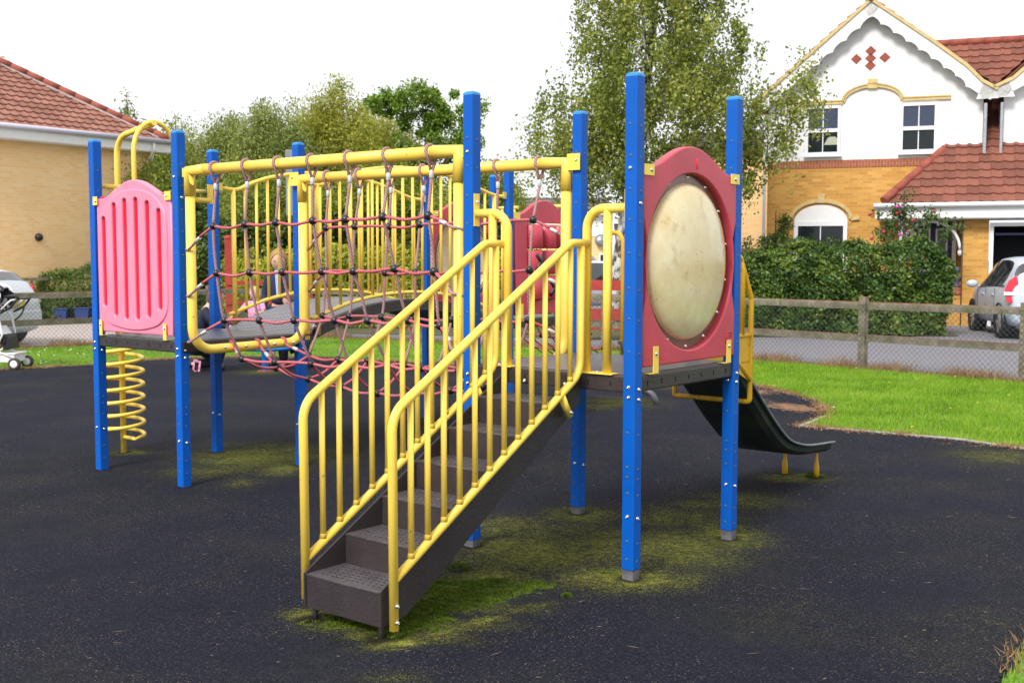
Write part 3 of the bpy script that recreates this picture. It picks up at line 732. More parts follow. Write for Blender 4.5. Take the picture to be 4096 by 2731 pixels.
# tarmac / earth
m, nt, b, tc = newmat('rough_ground', .95)
nt.links.new(mixc(nt, noise(nt, tc.outputs['Object'], .4, 6), (.045,.055,.03), (.08,.08,.05)), b.inputs['Base Color']); M['earth'] = m
sheet('ground', [(-400,-200),(400,-200),(400,600),(-400,600)], -.03, M['earth'])
m, nt, b, tc = newmat('grey_tarmac_road', .9)
o_ = tc.outputs['Object']
c = mixc(nt, rng(nt, noise(nt, o_, 60, 4), .3, .7), (.135,.135,.16), (.22,.215,.245))
c = mixc(nt, rng(nt, noise(nt, o_, .5, 4), .4, .65), c, (.19,.18,.20)); nt.links.new(c, b.inputs['Base Color']); M['road'] = m
sheet('road', [p for p in FENCE]+[(-24,17),(-24,40),(0,60),(20,60),(30,30),(20,11)], -.012, M['road'])
m, nt, b, tc = newmat('pale_pinkish_paving', .9)
c = mixc(nt, rng(nt, noise(nt, tc.outputs['Object'], 14, 5), .3, .7), (.34,.29,.27), (.44,.39,.37)); nt.links.new(c, b.inputs['Base Color']); M['paving'] = m
sheet('pavement', [(-9.8,19.6),(-5.6,23.2),(-6.6,24.6),(-9.8,30.0),(-14,26),(-18,22),(-14,18)], -.006, M['paving'])
# kerb strip seen through the left fence, and the strip of verge under the beech hedge
m, nt, b, tc = newmat('mossy_verge', .95)
nt.links.new(mixc(nt, noise(nt, tc.outputs['Object'], 6, 6), (.06,.065,.02), (.13,.12,.05)), b.inputs['Base Color']); M['verge'] = m
sheet('verge', [(4.5,23.2),(9.2,23.55),(9.3,25.3),(4.3,25)], .0, M['verge'])
sheet('verge', [(-5,24.6),(2.9,22.2),(3.6,24.6),(3,30),(-6,32)], .0, M['verge'])
# lawn
m, nt, b, tc = newmat('lawn_green', .9)
o_ = tc.outputs['Object']
c = mixc(nt, rng(nt, noise(nt, o_, 1.1, 6), .35, .65), (.09,.19,.012), (.17,.32,.03))
c = mixc(nt, rng(nt, noise(nt, o_, 30, 4), .4, .7), c, (.05,.11,.012)); nt.links.new(c, b.inputs['Base Color']); M['lawn'] = m
LAWN = [(9.7,11.25),(8.15,13.0),(6.6,14.75),(5.05,16.5),(3.5,18.2),(1.6,19.7),(-.47,20.9),(-2.53,22.1),(-4.6,23.3),(-6.25,21.85),(-7.9,20.4),(-9.5,18.9),(-11.2,17.3),(-16,12),(-18,-4),(12,-4)]
sheet('lawn', LAWN, -.002, M['lawn'])
# ---- rubber surface: fine grid, moss where moss grows
BL = [(-0.6, 4.75, 0.13, 0.07, 0, 0.9), (-0.46, 4.66, 0.16, 0.07, 20, 1.0), (-0.31, 4.78, 0.20, 0.06, 35, 0.8), (-0.13, 4.95, 0.18, 0.06, 35, 0.7), (0.05, 5.12, 0.2, 0.06, 35, 0.6), (-0.93, 5.04, 0.09, 0.09, 0, 0.95), (-2.0, 9.1, 0.52, 0.6, 0, 0.9), (-2.31, 9.19, 0.21, 0.43, 0, 0.7), (-2.25, 8.44, 0.39, 0.25, 0, 0.5), (-1.74, 8.62, 0.2, 0.3, 0, 0.8), (-3.11, 9.29, 0.14, 0.13, 0, 0.8), (-1.9, 8.03, 0.18, 0.23, 0, 0.4), (0.42, 7.02, 0.24, 0.25, 0, 0.75), (0.01, 6.68, 0.41, 0.34, 0, 0.6), (0.13, 6.13, 0.45, 0.44, 0, 0.85), (-0.1, 5.62, 0.26, 0.24, 0, 0.8), (0.57, 5.63, 0.35, 0.23, 0, 0.9), (0.92, 6.23, 0.36, 0.46, 0, 0.75), (1.22, 6.53, 0.23, 0.33, 0, 0.8), (1.03, 6.97, 0.38, 0.37, 0, 0.55), (1.51, 7.48, 0.29, 0.28, 0, 0.55), (2.04, 8.26, 0.25, 0.17, 0, 0.75), (1.25, 7.35, 0.25, 0.2, 0, 0.5), (0.5, 6.32, 0.29, 0.53, 0, 0.65), (-0.28, 6.32, 0.15, 0.2, 0, 0.7), (-0.15, 5.13, 0.3, 0.11, 0, 0.5), (-0.39, 4.71, 0.27, 0.09, 0, 0.65), (-0.24, 4.88, 0.26, 0.08, 0, 0.55), (-0.53, 4.65, 0.11, 0.08, 0, 0.6), (-0.88, 5.03, 0.12, 0.08, 0, 0.75), (-0.97, 5.06, 0.08, 0.06, 0, 0.6), (-0.2, 5.47, 0.25, 0.19, 0, 0.8), (-0.45, 5.12, 0.16, 0.27, 0, 0.8), (-0.71, 4.88, 0.17, 0.12, 0, 0.7), (1.17, 12.58, 0.43, 0.47, 0, 0.6), (0.95, 12.21, 0.23, 0.29, 0, 0.5), (2.03, 4.89, 0.3, 0.38, 0, 0.14), (1.72, 4.56, 0.27, 0.33, 0, 0.12), (3.94, 9.16, 0.42, 0.42, 0, 0.5), (-0.45, 4.26, 0.13, 0.09, 0, 0.3), (1.11, 5.01, 0.39, 0.4, 0, 0.16), (-3.47, 15.85, 0.36, 0.37, 0, 0.6), (1.74, 14.07, 0.32, 0.29, 0, 0.4)]
TH = [(-0.25, 5.34, 0.31, 0.30, 0, 0.74), (-0.4, 4.97, 0.17, 0.2, 0, 0.8), (0.06, 5.49, 0.19, 0.09, 0, 0.7), (-0.69, 4.91, 0.25, 0.08, 0, 0.78), (-0.51, 4.79, 0.13, 0.1, 0, 0.75), (-0.16, 5.51, 0.15, 0.11, 0, 0.9), (-0.35, 5.16, 0.14, 0.13, 0, 0.88), (-0.27, 5.54, 0.15, 0.06, 0, 1.0), (-0.42, 5.45, 0.11, 0.07, 0, 0.95), (-0.08, 5.58, 0.11, 0.05, 0, 0.9), (-0.28, 5.24, 0.12, 0.06, 0, 0.9), (-0.46, 5.07, 0.11, 0.08, 0, 1.0), (-0.6, 4.88, 0.15, 0.06, 0, 0.9), (-0.48, 4.75, 0.07, 0.06, 0, 0.8), (-0.8, 5.0, 0.1, 0.04, 0, 0.85), (-0.02, 5.38, 0.15, 0.05, 0, 0.95), (0.1, 5.55, 0.09, 0.04, 0, 0.8), (0.26, 5.33, 0.03, 0.03, 0, 0.8), (0.5, 5.72, 0.07, 0.03, 0, 0.7), (1.16, 6.5, 0.09, 0.04, 0, 0.6), (-3.18, 9.29, 0.11, 0.06, 0, 0.7), (2.16, 8.35, 0.19, 0.09, 0, 0.8), (-0.37, 5.78, 0.09, 0.05, 0, 0.6)]
BR = [(2.55,12.75,.5,.55,0,.9),(3.0,12.2,.35,.6,20,1.),(2.0,8.15,.28,.10,20,.75),(3.9,9.75,.8,.10,-25,.7),(2.9,13.6,.4,.45,0,.9),(2.2,4.9,.18,.10,0,.6),(1.0,16.0,3,.25,-25,.7),(-4.5,17.95,1.3,.2,15,.7)]
def field(X, Y, L_):
    F = np.zeros(X.shape)
    for (x, y, rx, ry, a, w) in L_:
        a = radians(a); dx, dy = X-x, Y-y; u = (dx*cos(a)+dy*sin(a))/rx; v = (-dx*sin(a)+dy*cos(a))/ry
        F = np.maximum(F, w*np.exp(-.9*(u*u+v*v)))
    return F
_r = Matrix.Rotation(-.6743, 3, 'Z')
SHADE = [((_r @ V((x, y, 0))).x-.2249, (_r @ V((x, y, 0))).y+6.2719, .075, .075, 0, 1.) for x, y in (L1, L2, L3, L4, R1, R2, R3, R4, (-4.18,.52), (.41,3.09), (.655,3.09), (.3,-1.42), (.72,-1.42), (-G-A,TC), (-G,TC))]  # contact shadows round the feet, painted into the rubber as dark rings
xs = np.linspace(-9.5, 5.5, 376); ys = np.concatenate([np.linspace(1.5, 9, 251), np.linspace(9.1, 18.5, 95)])
Xg, Yg = np.meshgrid(xs, ys); vid = np.arange(Xg.size).reshape(Xg.shape)
cx = (Xg[:-1,:-1]+Xg[1:,1:])/2; cy = (Yg[:-1,:-1]+Yg[1:,1:])/2; ins = np_inside(cx, cy, RUB)
fs = np.stack([vid[:-1,:-1][ins], vid[:-1,1:][ins], vid[1:,1:][ins], vid[1:,:-1][ins]], 1)
me = bpy.data.meshes.new('rubber_surface'); vs = np.stack([Xg.ravel(), Yg.ravel(), np.full(Xg.size, .0062)], 1)
me.from_pydata(vs.tolist(), [], fs.tolist())
for nm, L_ in (('moss', BL), ('thick', TH), ('litter', BR), ('foot_shade', SHADE)):
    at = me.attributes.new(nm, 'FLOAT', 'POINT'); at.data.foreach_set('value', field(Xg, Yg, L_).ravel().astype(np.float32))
m, nt, b, tc = newmat('dark_rubber_safety_surface', .8)
o_ = tc.outputs['Object']
def attr(n):
    a = nt.nodes.new('ShaderNodeAttribute'); a.attribute_name = n; return a.outputs['Fac']
g1_ = noise(nt, o_, 105, 4, .75); g2_ = noise(nt, o_, 55, 5, .7)
vor = nt.nodes.new('ShaderNodeTexVoronoi'); vor.inputs['Scale'].default_value = 120; nt.links.new(o_, vor.inputs['Vector'])
base = mixc(nt, rng(nt, g1_, .38, .62), (.0012,.0018,.0055), (.017,.019,.034))
base = mixc(nt, mathn(nt, 'MULTIPLY', rng(nt, noise(nt, o_, .6, 5), .38, .66), .6), base, (.013,.014,.024))
base = mixc(nt, rng(nt, noise(nt, o_, 75, 3, .7), .52, .68, 0, .45), base, (.042,.045,.064))
base = mixc(nt, rng(nt, vor.outputs['Color'], .80, .95, 0, .4), base, (.06,.062,.08))
base = mixc(nt, mathn(nt, 'MULTIPLY', rng(nt, noise(nt, o_, 110, 2), .64, .70, 0, .9), rng(nt, noise(nt, o_, 1.6, 3), .35, .6)), base, (.22,.19,.15))
f = mathn(nt, 'ADD', attr('moss'), mathn(nt, 'MULTIPLY', mathn(nt, 'SUBTRACT', noise(nt, o_, 5, 8, .7), .5), 1.1))
g3_ = noise(nt, o_, 150, 4, .8)
mk = rng(nt, mathn(nt, 'ADD', mathn(nt, 'MULTIPLY', f, .49), mathn(nt, 'ADD', mathn(nt, 'MULTIPLY', mathn(nt, 'SUBTRACT', g3_, .5), 2.6), mathn(nt, 'MULTIPLY', mathn(nt, 'SUBTRACT', g2_, .5), 1.0))), .16, .52)
mk = mathn(nt, 'MULTIPLY', mk, rng(nt, attr('moss'), .02, .35))
mossc = mixc(nt, rng(nt, noise(nt, o_, 24, 6, .7), .35, .65), (.15,.17,.02), (.50,.50,.08))
mossc = mixc(nt, rng(nt, g1_, .45, .62, 0, .45), mossc, (.05,.06,.03))
col = mixc(nt, mathn(nt, 'MULTIPLY', mk, .95), base, mossc)
# faint olive bloom everywhere
col = mixc(nt, mathn(nt, 'MULTIPLY', rng(nt, noise(nt, o_, .9, 6), .5, .75, 0, .4), rng(nt, g1_, .4, .65)), col, (.075,.075,.04))
t = mathn(nt, 'ADD', attr('thick'), mathn(nt, 'MULTIPLY', mathn(nt, 'SUBTRACT', noise(nt, o_, 16, 7, .75), .5), 1.7))
col = mixc(nt, mathn(nt, 'MULTIPLY', rng(nt, t, .42, .6), rng(nt, attr('thick'), .05, .2)), col, mixc(nt, rng(nt, g2_, .35, .65), (.03,.055,.004), (.14,.20,.015)))
l = mathn(nt, 'ADD', attr('litter'), mathn(nt, 'MULTIPLY', mathn(nt, 'SUBTRACT', noise(nt, o_, 11, 9, .8), .5), 2.6))
col = mixc(nt, mathn(nt, 'MULTIPLY', rng(nt, l, .62, .95, 0, .85), rng(nt, attr('litter'), .08, .3)), col, mixc(nt, g1_, (.20,.105,.05), (.42,.26,.15)))
col = mixc(nt, mathn(nt, 'MULTIPLY', rng(nt, mathn(nt, 'ADD', attr('foot_shade'), mathn(nt, 'MULTIPLY', mathn(nt, 'SUBTRACT', g2_, .5), 1.)), .25, .7), .85), col, (.012,.011,.008))  # contact shadow rings darken the surface colour
nt.links.new(col, b.inputs['Base Color'])
hh = mathn(nt, 'ADD', g1_, mathn(nt, 'MULTIPLY', mk, .6)); bumpn(nt, b, hh, .8, .012); b.inputs['Specular IOR Level'].default_value = .12; b.inputs['Roughness'].default_value = .9
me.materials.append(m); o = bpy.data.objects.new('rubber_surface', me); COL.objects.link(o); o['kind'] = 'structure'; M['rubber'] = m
bm = bmesh.new(); bm.from_mesh(me); bmesh.ops.delete(bm, geom=[v for v in bm.verts if not v.link_faces], context='VERTS'); bm.to_mesh(me); bm.free()
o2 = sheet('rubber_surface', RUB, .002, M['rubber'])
# concrete edging
b = MB()
ed = [(2.74,10.81),(3.46,10.36),(3.93,10.04),(4.29,9.54),(5.2,8.8),(5.5,7.5)]
for p, q in zip(ed, ed[1:]): b.bar((*p, .001), (*q, .001), .03, .03)
b.bar((2.74,10.81,.0), (3.17,11.5,.0), .04, .028)
o = b.build('edging', M['kerb']); o['kind'] = 'structure'
# ---- generic leaf / blade meshes
def quads(name, C, Uv, Wv, mats, parent=None, tri=False, mi=None):
    """C centres (n,3); Uv half-length vectors; Wv half-width vectors -> diamond leaves"""
    n = len(C); k = 3 if tri else 4
    if tri: P = np.stack([C-Wv, C+Wv, C+Uv], 1)
    else: P = np.stack([C-Uv, C+Wv, C+Uv, C-Wv], 1)
    me = bpy.data.meshes.new(name); me.vertices.add(n*k); me.vertices.foreach_set('co', P.reshape(-1).astype(np.float32))
    me.loops.add(n*k); me.loops.foreach_set('vertex_index', np.arange(n*k, dtype=np.int32))
    me.polygons.add(n); me.polygons.foreach_set('loop_start', np.arange(0, n*k, k, dtype=np.int32)); me.polygons.foreach_set('loop_total', np.full(n, k, np.int32))
    for m_ in (mats if isinstance(mats, list) else [mats]): me.materials.append(m_)
    if mi is not None: me.polygons.foreach_set('material_index', mi.astype(np.int32))
    me.update(); o = bpy.data.objects.new(name, me); COL.objects.link(o); o.parent = parent; return o
def unit(a): return a/np.linalg.norm(a, axis=1, keepdims=True)
def leafmat(name, cols, rough=.5, tr=.35, nscale=.6, spec=.4):
    m = bpy.data.materials.new(name); m.use_nodes = True; nt = m.node_tree; b = nt.nodes['Principled BSDF']; b.inputs['Roughness'].default_value = rough; b.inputs['Specular IOR Level'].default_value = spec
    g = nt.nodes.new('ShaderNodeNewGeometry'); tc = nt.nodes.new('ShaderNodeTexCoord')
    rp = nt.nodes.new('ShaderNodeValToRGB'); rp.color_ramp.interpolation = 'LINEAR'
    for i, c in enumerate(cols):
        e = rp.color_ramp.elements[i] if i < 2 else rp.color_ramp.elements.new(1)
        e.position = i/(len(cols)-1); e.color = (*c, 1)
    f = mathn(nt, 'ADD', mathn(nt, 'MULTIPLY', g.outputs['Random Per Island'], .6), mathn(nt, 'MULTIPLY', rng(nt, noise(nt, tc.outputs['Object'], nscale, 3), .3, .7), .45))
    nt.links.new(f, rp.inputs[0]); nt.links.new(rp.outputs[0], b.inputs['Base Color'])
    t = nt.nodes.new('ShaderNodeBsdfTranslucent'); nt.links.new(rp.outputs[0], t.inputs[0]); mx = nt.nodes.new('ShaderNodeMixShader'); mx.inputs[0].default_value = tr
    nt.links.new(b.outputs[0], mx.inputs[1]); nt.links.new(t.outputs[0], mx.inputs[2]); nt.links.new(mx.outputs[0], nt.nodes['Material Output'].inputs[0]); return m
# grass blades
def blades(n, region, m_, hmin, hmax, name, label, filt=None, w=.0035, lean=.5, group=None, z=0.):
    x0, y0, x1, y1 = region; X = RNG.uniform(x0, x1, n*3); Y = RNG.uniform(y0, y1, n*3)
    k = filt(X, Y); X, Y = X[k][:n], Y[k][:n]; n = len(X)
    h = RNG.uniform(hmin, hmax, n); a = RNG.uniform(0, 2*pi, n); l = RNG.uniform(0, lean, n)*h
    C = np.stack([X, Y, np.full(n, z)], 1); U_ = np.stack([np.cos(a)*l, np.sin(a)*l, h], 1); a2 = RNG.uniform(0, 2*pi, n)
    W_ = np.stack([np.cos(a2)*w, np.sin(a2)*w, np.zeros(n)], 1)
    o = quads(name, C, U_, W_, m_, tri=True); tag(o, label, 'grass', kind='stuff'); return o
M['grassblade'] = leafmat('grass_blades', [(.07,.15,.008),(.17,.33,.016),(.26,.45,.03),(.42,.50,.09)], .5, .4, 1.4)
M['drygrass'] = leafmat('dry_brown_grass', [(.20,.11,.05),(.34,.20,.10),(.46,.32,.17)], .8, .3, 3)
lawnf = lambda X, Y: (~np_inside(X, Y, RUB)) & np_inside(X, Y, LAWN)
blades(105000, (1.5,9.5,9.3,19.6), M['grassblade'], .02, .055, 'grass', 'short bright green mown grass between the rubber surface and the right fence', lawnf, w=.005)
blades(38000, (-10,15.5,2,23.2), M['grassblade'], .02, .05, 'grass', 'strip of short green grass along the far fence behind the climbing frame', lawnf, w=.006)
def segd(X, Y, a, b_):
    ax, ay = a; bx, by = b_; t = np.clip(((X-ax)*(bx-ax)+(Y-ay)*(by-ay))/((bx-ax)**2+(by-ay)**2), 0, 1)
    return np.hypot(X-ax-t*(bx-ax), Y-ay-t*(by-ay))
def dist(X, Y, P): 
    d = np.full(X.shape, 1e9)
    for p, q in zip(P, P[1:]): d = np.minimum(d, segd(X, Y, p, q))
    return d
def line_blades(n, P, sig, hmin, hmax, name, label, w, lean, z=0.):
    P = np.array(P, float); L_ = np.hypot(*(P[1:]-P[:-1]).T); k = RNG.choice(len(L_), n, p=L_/L_.sum()); t = RNG.uniform(0, 1, n)
    cl_ = .35+.65*np.clip(np.sin(t*L_[k]*5.3+k*2.1)+np.sin(t*L_[k]*13.7+k)*.6+.5, 0, 1.4)
    X, Y = (P[k]+(P[k+1]-P[k])*t[:,None]).T; X = X+RNG.normal(0, sig, n); Y = Y+RNG.normal(0, sig, n)
    h = RNG.uniform(hmin, hmax, n)*cl_; a = RNG.uniform(0, 2*pi, n); l = RNG.uniform(0, lean, n)*h; a2 = RNG.uniform(0, 2*pi, n)
    o = quads(name, np.stack([X, Y, np.full(n, z)], 1), np.stack([np.cos(a)*l, np.sin(a)*l, h], 1), np.stack([np.cos(a2)*w, np.sin(a2)*w, np.zeros(n)], 1), M['drygrass'], tri=True)
    tag(o, label, 'grass', kind='stuff')
line_blades(26000, FENCE, .11, .05, .17, 'dry_grass', 'dead brown grass tufts along the foot of the wire fence', .0045, 1.2)
EDG = RUB[:22]
line_blades(15000, EDG, .055, .008, .035, 'dry_grass', 'brown leaf litter and dead grass along the edge of the lawn', .008, 3, .004)
blades(900, (1.7,3.9,2.6,5.1), M['drygrass'], .02, .055, 'dry_grass', 'pale dry grass tuft overhanging the near right corner', lambda X, Y: (dist(X, Y, [(2.6,5.02),(2.35,4.86),(2.08,4.60),(1.93,4.35)]) < .055), w=.003, lean=1.6)
blades(4200, (1.7,3.6,3,5), M['grassblade'], .02, .06, 'grass', 'green grass patch in the near right corner', lambda X, Y: (~np_inside(X, Y, RUB)), w=.003)
# daisies and dandelions
b = MB()
wf = mat('daisy_white', (.8,.8,.75), .7); yf = mat('dandelion_yellow', (.8,.6,.03), .7)
for k in range(34):
    x, y = random.uniform(2.6, 8), random.uniform(10.5, 17.5)
    if inside(x, y, RUB) or not inside(x, y, LAWN): continue
    b.ball((x, y, .045), (.011,.011,.005), 6, 0 if random.random() < .3 else 1)
for k in range(26):
    x, y = random.uniform(-8, -5.4), random.uniform(16.6, 20)
    if inside(x, y, RUB) or not inside(x, y, LAWN): continue
    b.ball((x, y, .045), (.016,.016,.006), 6, 0)
tag(b.build('wild_flowers', [wf, yf]), 'tiny daisies and dandelions dotted through the grass', 'flowers', kind='stuff')
# needles, twigs and crumbs on the rubber
n = 900
X = np.clip(RNG.normal(.8, 2.6, n), -8, 5); Y = RNG.uniform(3.1, 13, n)**1.0; k = np_inside(X, Y, RUB); X, Y = X[k], Y[k]; n = len(X)
a = RNG.uniform(-.7, .7, n); L_ = RNG.uniform(.004, .016, n)*RNG.choice([1,1,1,2.4], n)
C = np.stack([X, Y, np.full(n, .0105)], 1); U_ = np.stack([np.cos(a)*L_, np.sin(a)*L_, RNG.uniform(0, .002, n)], 1); w_ = RNG.uniform(.0008, .002, n); W_ = np.stack([-np.sin(a)*w_, np.cos(a)*w_, np.zeros(n)], 1)
M['needle'] = leafmat('dry_needles', [(.30,.20,.12),(.45,.33,.24),(.55,.50,.44)], .8, .1, 2)
tag(quads('fallen_needles', C, U_, W_, M['needle']), 'scattered dry needles and leaf crumbs on the dark rubber surface', 'debris', kind='stuff')
# moss tufts by the stairs
n = 34000; X = RNG.uniform(-1.1, .7, n*4); Y = RNG.uniform(4.5, 6, n*4)
F = field(X, Y, TH); from_n = np.sin(X*31+np.sin(Y*17)*2)*np.sin(Y*37+X*9)*.20+np.sin(X*83+Y*21)*np.sin(Y*71-X*33)*.16
k = (F+from_n > .55+RNG.uniform(-.1, .1, n*4)); X, Y, F = X[k][:n], Y[k][:n], F[k][:n]; n = len(X)
h = (.004+.016*np.clip(F+from_n[k][:n]-.5, 0, 1))*RNG.uniform(.6, 1.3, n); a = RNG.uniform(0, 2*pi, n); l = h*.8
M['moss'] = leafmat('moss_green', [(.035,.065,.004),(.095,.15,.008),(.20,.26,.02)], .9, .3, 16)
C = np.stack([X, Y, np.full(n, .006)], 1); U_ = np.stack([np.cos(a)*l, np.sin(a)*l, h], 1); W_ = np.stack([-np.sin(a)*.003, np.cos(a)*.003, np.zeros(n)], 1)
tag(quads('moss', C, U_, W_, M['moss'], tri=True), 'dark green cushions of moss beside the foot of the stairs', 'moss', kind='stuff')
for (x, y, r, l) in ((-.27,5.79,.05,'round moss tuft standing on the rubber right of the stairs'),(.26,5.32,.022,'small flat yellow-green moss tuft on open rubber'),(2.2,8.30,.05,'small moss tuft at the foot of the slide legs')):
    n = 900; v = RNG.normal(size=(n,3)); v = unit(v); v[:,2] = np.abs(v[:,2]); C = np.array([x, y, .006])+v*r*np.array([1,1,.55])
    o = quads('moss_tuft', C, v*.008, np.cross(v, RNG.normal(size=(n,3)))*.002, M['moss'], tri=True); tag(o, l, 'moss')

# ================================================================ FENCES
def pin(name, x, y): return (x, y)
M['mesh_wire'] = M['wire']
def wire_fence(pts, label, first=True, last=True):
    root = empty('wire_fence', (*pts[0], 0), 0, label, 'fence', 'wire mesh fences round the playground'); ox, oy = pts[0]
    P = [V((x-ox, y-oy, 0)) for x, y in pts]
    for i, p in enumerate(P):
        if (i == 0 and not first): continue
        d = (P[min(i+1, len(P)-1)]-P[max(i-1, 0)]).normalized(); a = math.atan2(d.y, d.x)
        b = MB(); T = Matrix.Translation(p) @ Matrix.Rotation(a, 4, 'Z'); z1 = 1.03+random.uniform(-.01, .01)
        b.box(-.052,-.048,-.05,.052,.048,z1-.002,0,T); b.box(-.058,-.048,z1-.0015,.058,.048,z1+.004,1,T)
        b.build('fence_post', [M['wood'], M['woodend']], root)
    for i in range(len(P)-1):
        d = (P[i+1]-P[i]).normalized(); nrm = V((d.y,-d.x,0)); off = nrm*(-.0)
        for z in (.915, .445):
            b = MB(); b.bar(P[i]+d*.061+V((0,0,z+random.uniform(-.006,.006))), P[i+1]-d*.061+V((0,0,z+random.uniform(-.006,.006))), .04, .10, 0)
            b.bar(P[i]+d*.062+V((0,0,z+.0515)), P[i+1]-d*.062+V((0,0,z+.0515)), .038, .006, 1); b.build('fence_rail', [M['wood'], M['woodend']], root)
        # chain link: two families of diagonal wires
        L_ = (P[i+1]-P[i]).length; b = MB(); q = P[i]-nrm*.056 if nrm.y > 0 else P[i]+nrm*.056
        cell = .078; H = .90; r = .0024
        k = -H
        while k < L_:
            for sg in (1, -1):
                u0, u1 = (k, k+H) if sg > 0 else (k+H, k)
                z0, z1 = .03, .03+H
                a0, a1 = u0, u1
                # clip to 0..L
                def cl(ua, za, ub, zb):
                    if ua > ub: ua, za, ub, zb = ub, zb, ua, za
                    if ub < 0 or ua > L_: return None
                    if ua < 0: za += (zb-za)*(0-ua)/(ub-ua); ua = 0
                    if ub > L_: zb = za+(zb-za)*(L_-ua)/(ub-ua); ub = L_
                    return ua, za, ub, zb
                c = cl(a0, z0, a1, z1)
                if c and c[2]-c[0] > .01: b.tube([q+d*c[0]+V((0,0,c[1])), q+d*c[2]+V((0,0,c[3]))], r, 3, caps=False)
            k += cell
        for z in (.03, .49, .93): b.tube([q+V((0,0,z)), q+d*L_+V((0,0,z))], .002, 3, caps=False)
        b.build('chain_link', M['mesh_wire'], root)
    return root
wire_fence(FENCE[:6], 'weathered timber rail and chain link fence beyond the lawn on the right')
wire_fence(FENCE[5:9], 'weathered timber rail and chain link fence seen behind the arched bridge', first=False)
wire_fence(FENCE[8:], 'weathered timber rail and chain link fence by the parked car on the left', first=False)
def red_fence(x0, y0, x1, y1, hs, label, ztop):
    root = empty('red_timber_fence', (x0, y0, 0), math.atan2(y1-y0, x1-x0), label, 'fence'); L_ = math.hypot(x1-x0, y1-y0)
    n = max(2, int(L_/1.3)+1)
    for i in range(n):
        b = MB(); x = L_*i/(n-1); b.box(x-.08,-.08,0,x+.08,.08,ztop-.06); b.lathe([(.1,-.002),(.09,.04),(.05,.06),(0,.065)], (x,0,ztop-.06), n=12); b.build('fence_post', M['redwood'], root)
    for z, h in hs:
        b = MB(); b.box(-.05,-.11,z-h/2,L_+.05,-.082,z+h/2); b.build('fence_board', M['redwood'], root)
red_fence(1.45,22.3,2.75,22.05,[(1.06,.20),(.82,.12),(.50,.22),(.25,.10)],'dark red board fence below the birch trunk',1.38)
red_fence(-6.05,24.6,-4.4,24.9,[(1.04,.09),(.62,.09)],'dark red rail fence with a tall post behind the crouching people',2.05)

# ================================================================ ROOFS
def tile_mat(name, c1, c2):
    m, nt, b, tc = newmat(name, .8)
    o_ = tc.outputs['Object']; a = nt.nodes.new('ShaderNodeAttribute'); a.attribute_name = 'tile'
    c = mixc(nt, a.outputs['Fac'], c1, c2)
    c = mixc(nt, rng(nt, noise(nt, o_, 9, 7, .7), .55, .75, 0, .5), c, (.16,.13,.10))
    nt.links.new(c, b.inputs['Base Color']); return m
M['roof_red'] = tile_mat('red_pantile', (.155,.052,.034), (.245,.085,.055))
M['roof_pinkred'] = tile_mat('faded_red_pantile', (.21,.085,.06), (.32,.14,.10))
M['roof_grey'] = tile_mat('grey_brown_tile', (.10,.085,.085), (.15,.13,.125))
def roof_face(name, O_, ex, ey, W_, H_, poly, m_, parent, tw=.26, th=.28, hgt=.026):
    O_, ex, ey = np.array(O_, float), np.array(ex, float), np.array(ey, float); ex /= np.linalg.norm(ex); ey /= np.linalg.norm(ey); nn = np.cross(ex, ey)
    if nn[2] < 0: nn = -nn
    nu = int(W_/tw)*6+1; us = np.linspace(0, int(W_/tw)*tw, nu); rows = int(math.ceil(H_/th)); vl = []; 
    for r in range(rows): vl += [(r*th, .034), (r*th+th*.5, .018), (r*th+th*.985, .0)]
    Vv = np.array([v for v, _ in vl]); Z = np.array([z for _, z in vl])
    Ug, Vg = np.meshgrid(us, Vv); ph = (Ug/tw) % 1
    roll = np.where(ph < .4, np.sin(ph/.4*pi), -.25*np.sin((ph-.4)/.6*pi))*hgt
    P = O_+Ug[...,None]*ex+Vg[...,None]*ey+(roll+Z[:,None])[...,None]*nn
    vid = np.arange(Ug.size).reshape(Ug.shape); cu, cv = (Ug[:-1,:-1]+Ug[1:,1:])/2, (Vg[:-1,:-1]+Vg[1:,1:])/2; k = np_inside(cu, cv, poly)
    fs = np.stack([vid[:-1,:-1][k], vid[:-1,1:][k], vid[1:,1:][k], vid[1:,:-1][k]], 1)
    me = bpy.data.meshes.new(name); me.from_pydata(P.reshape(-1, 3).tolist(), [], fs.tolist())
    ti = (np.floor(cu[k]/tw)*7.13+np.floor(cv[k]/th+.02)*3.77); val = np.abs(np.sin(ti*12.9898)*43758.5453) % 1
    at = me.attributes.new('tile', 'FLOAT', 'FACE'); at.data.foreach_set('value', val.astype(np.float32))
    me.materials.append(m_); o = bpy.data.objects.new(name, me); COL.objects.link(o); o.parent = parent
    # board underneath
    q = [O_+ex*u+ey*v-nn*.03 for u, v in poly]; b = MB(); b.prism([tuple(p) for p in q], tuple(-nn*.04)); b.build('roof_board', m_, o)
    return o
def ridge(name, a, b_, m_, parent, r=.11):
    a, b_ = V(a), V(b_); L_ = (b_-a).length; n = max(2, int(L_/.42)); mb = MB()
    for i in range(n):
        p, q = a.lerp(b_, i/n), a.lerp(b_, (i+1)/n); mb.tube([p, q+(q-p)*.06], [r, r*.93], 10)
    return mb.build(name, m_, parent)
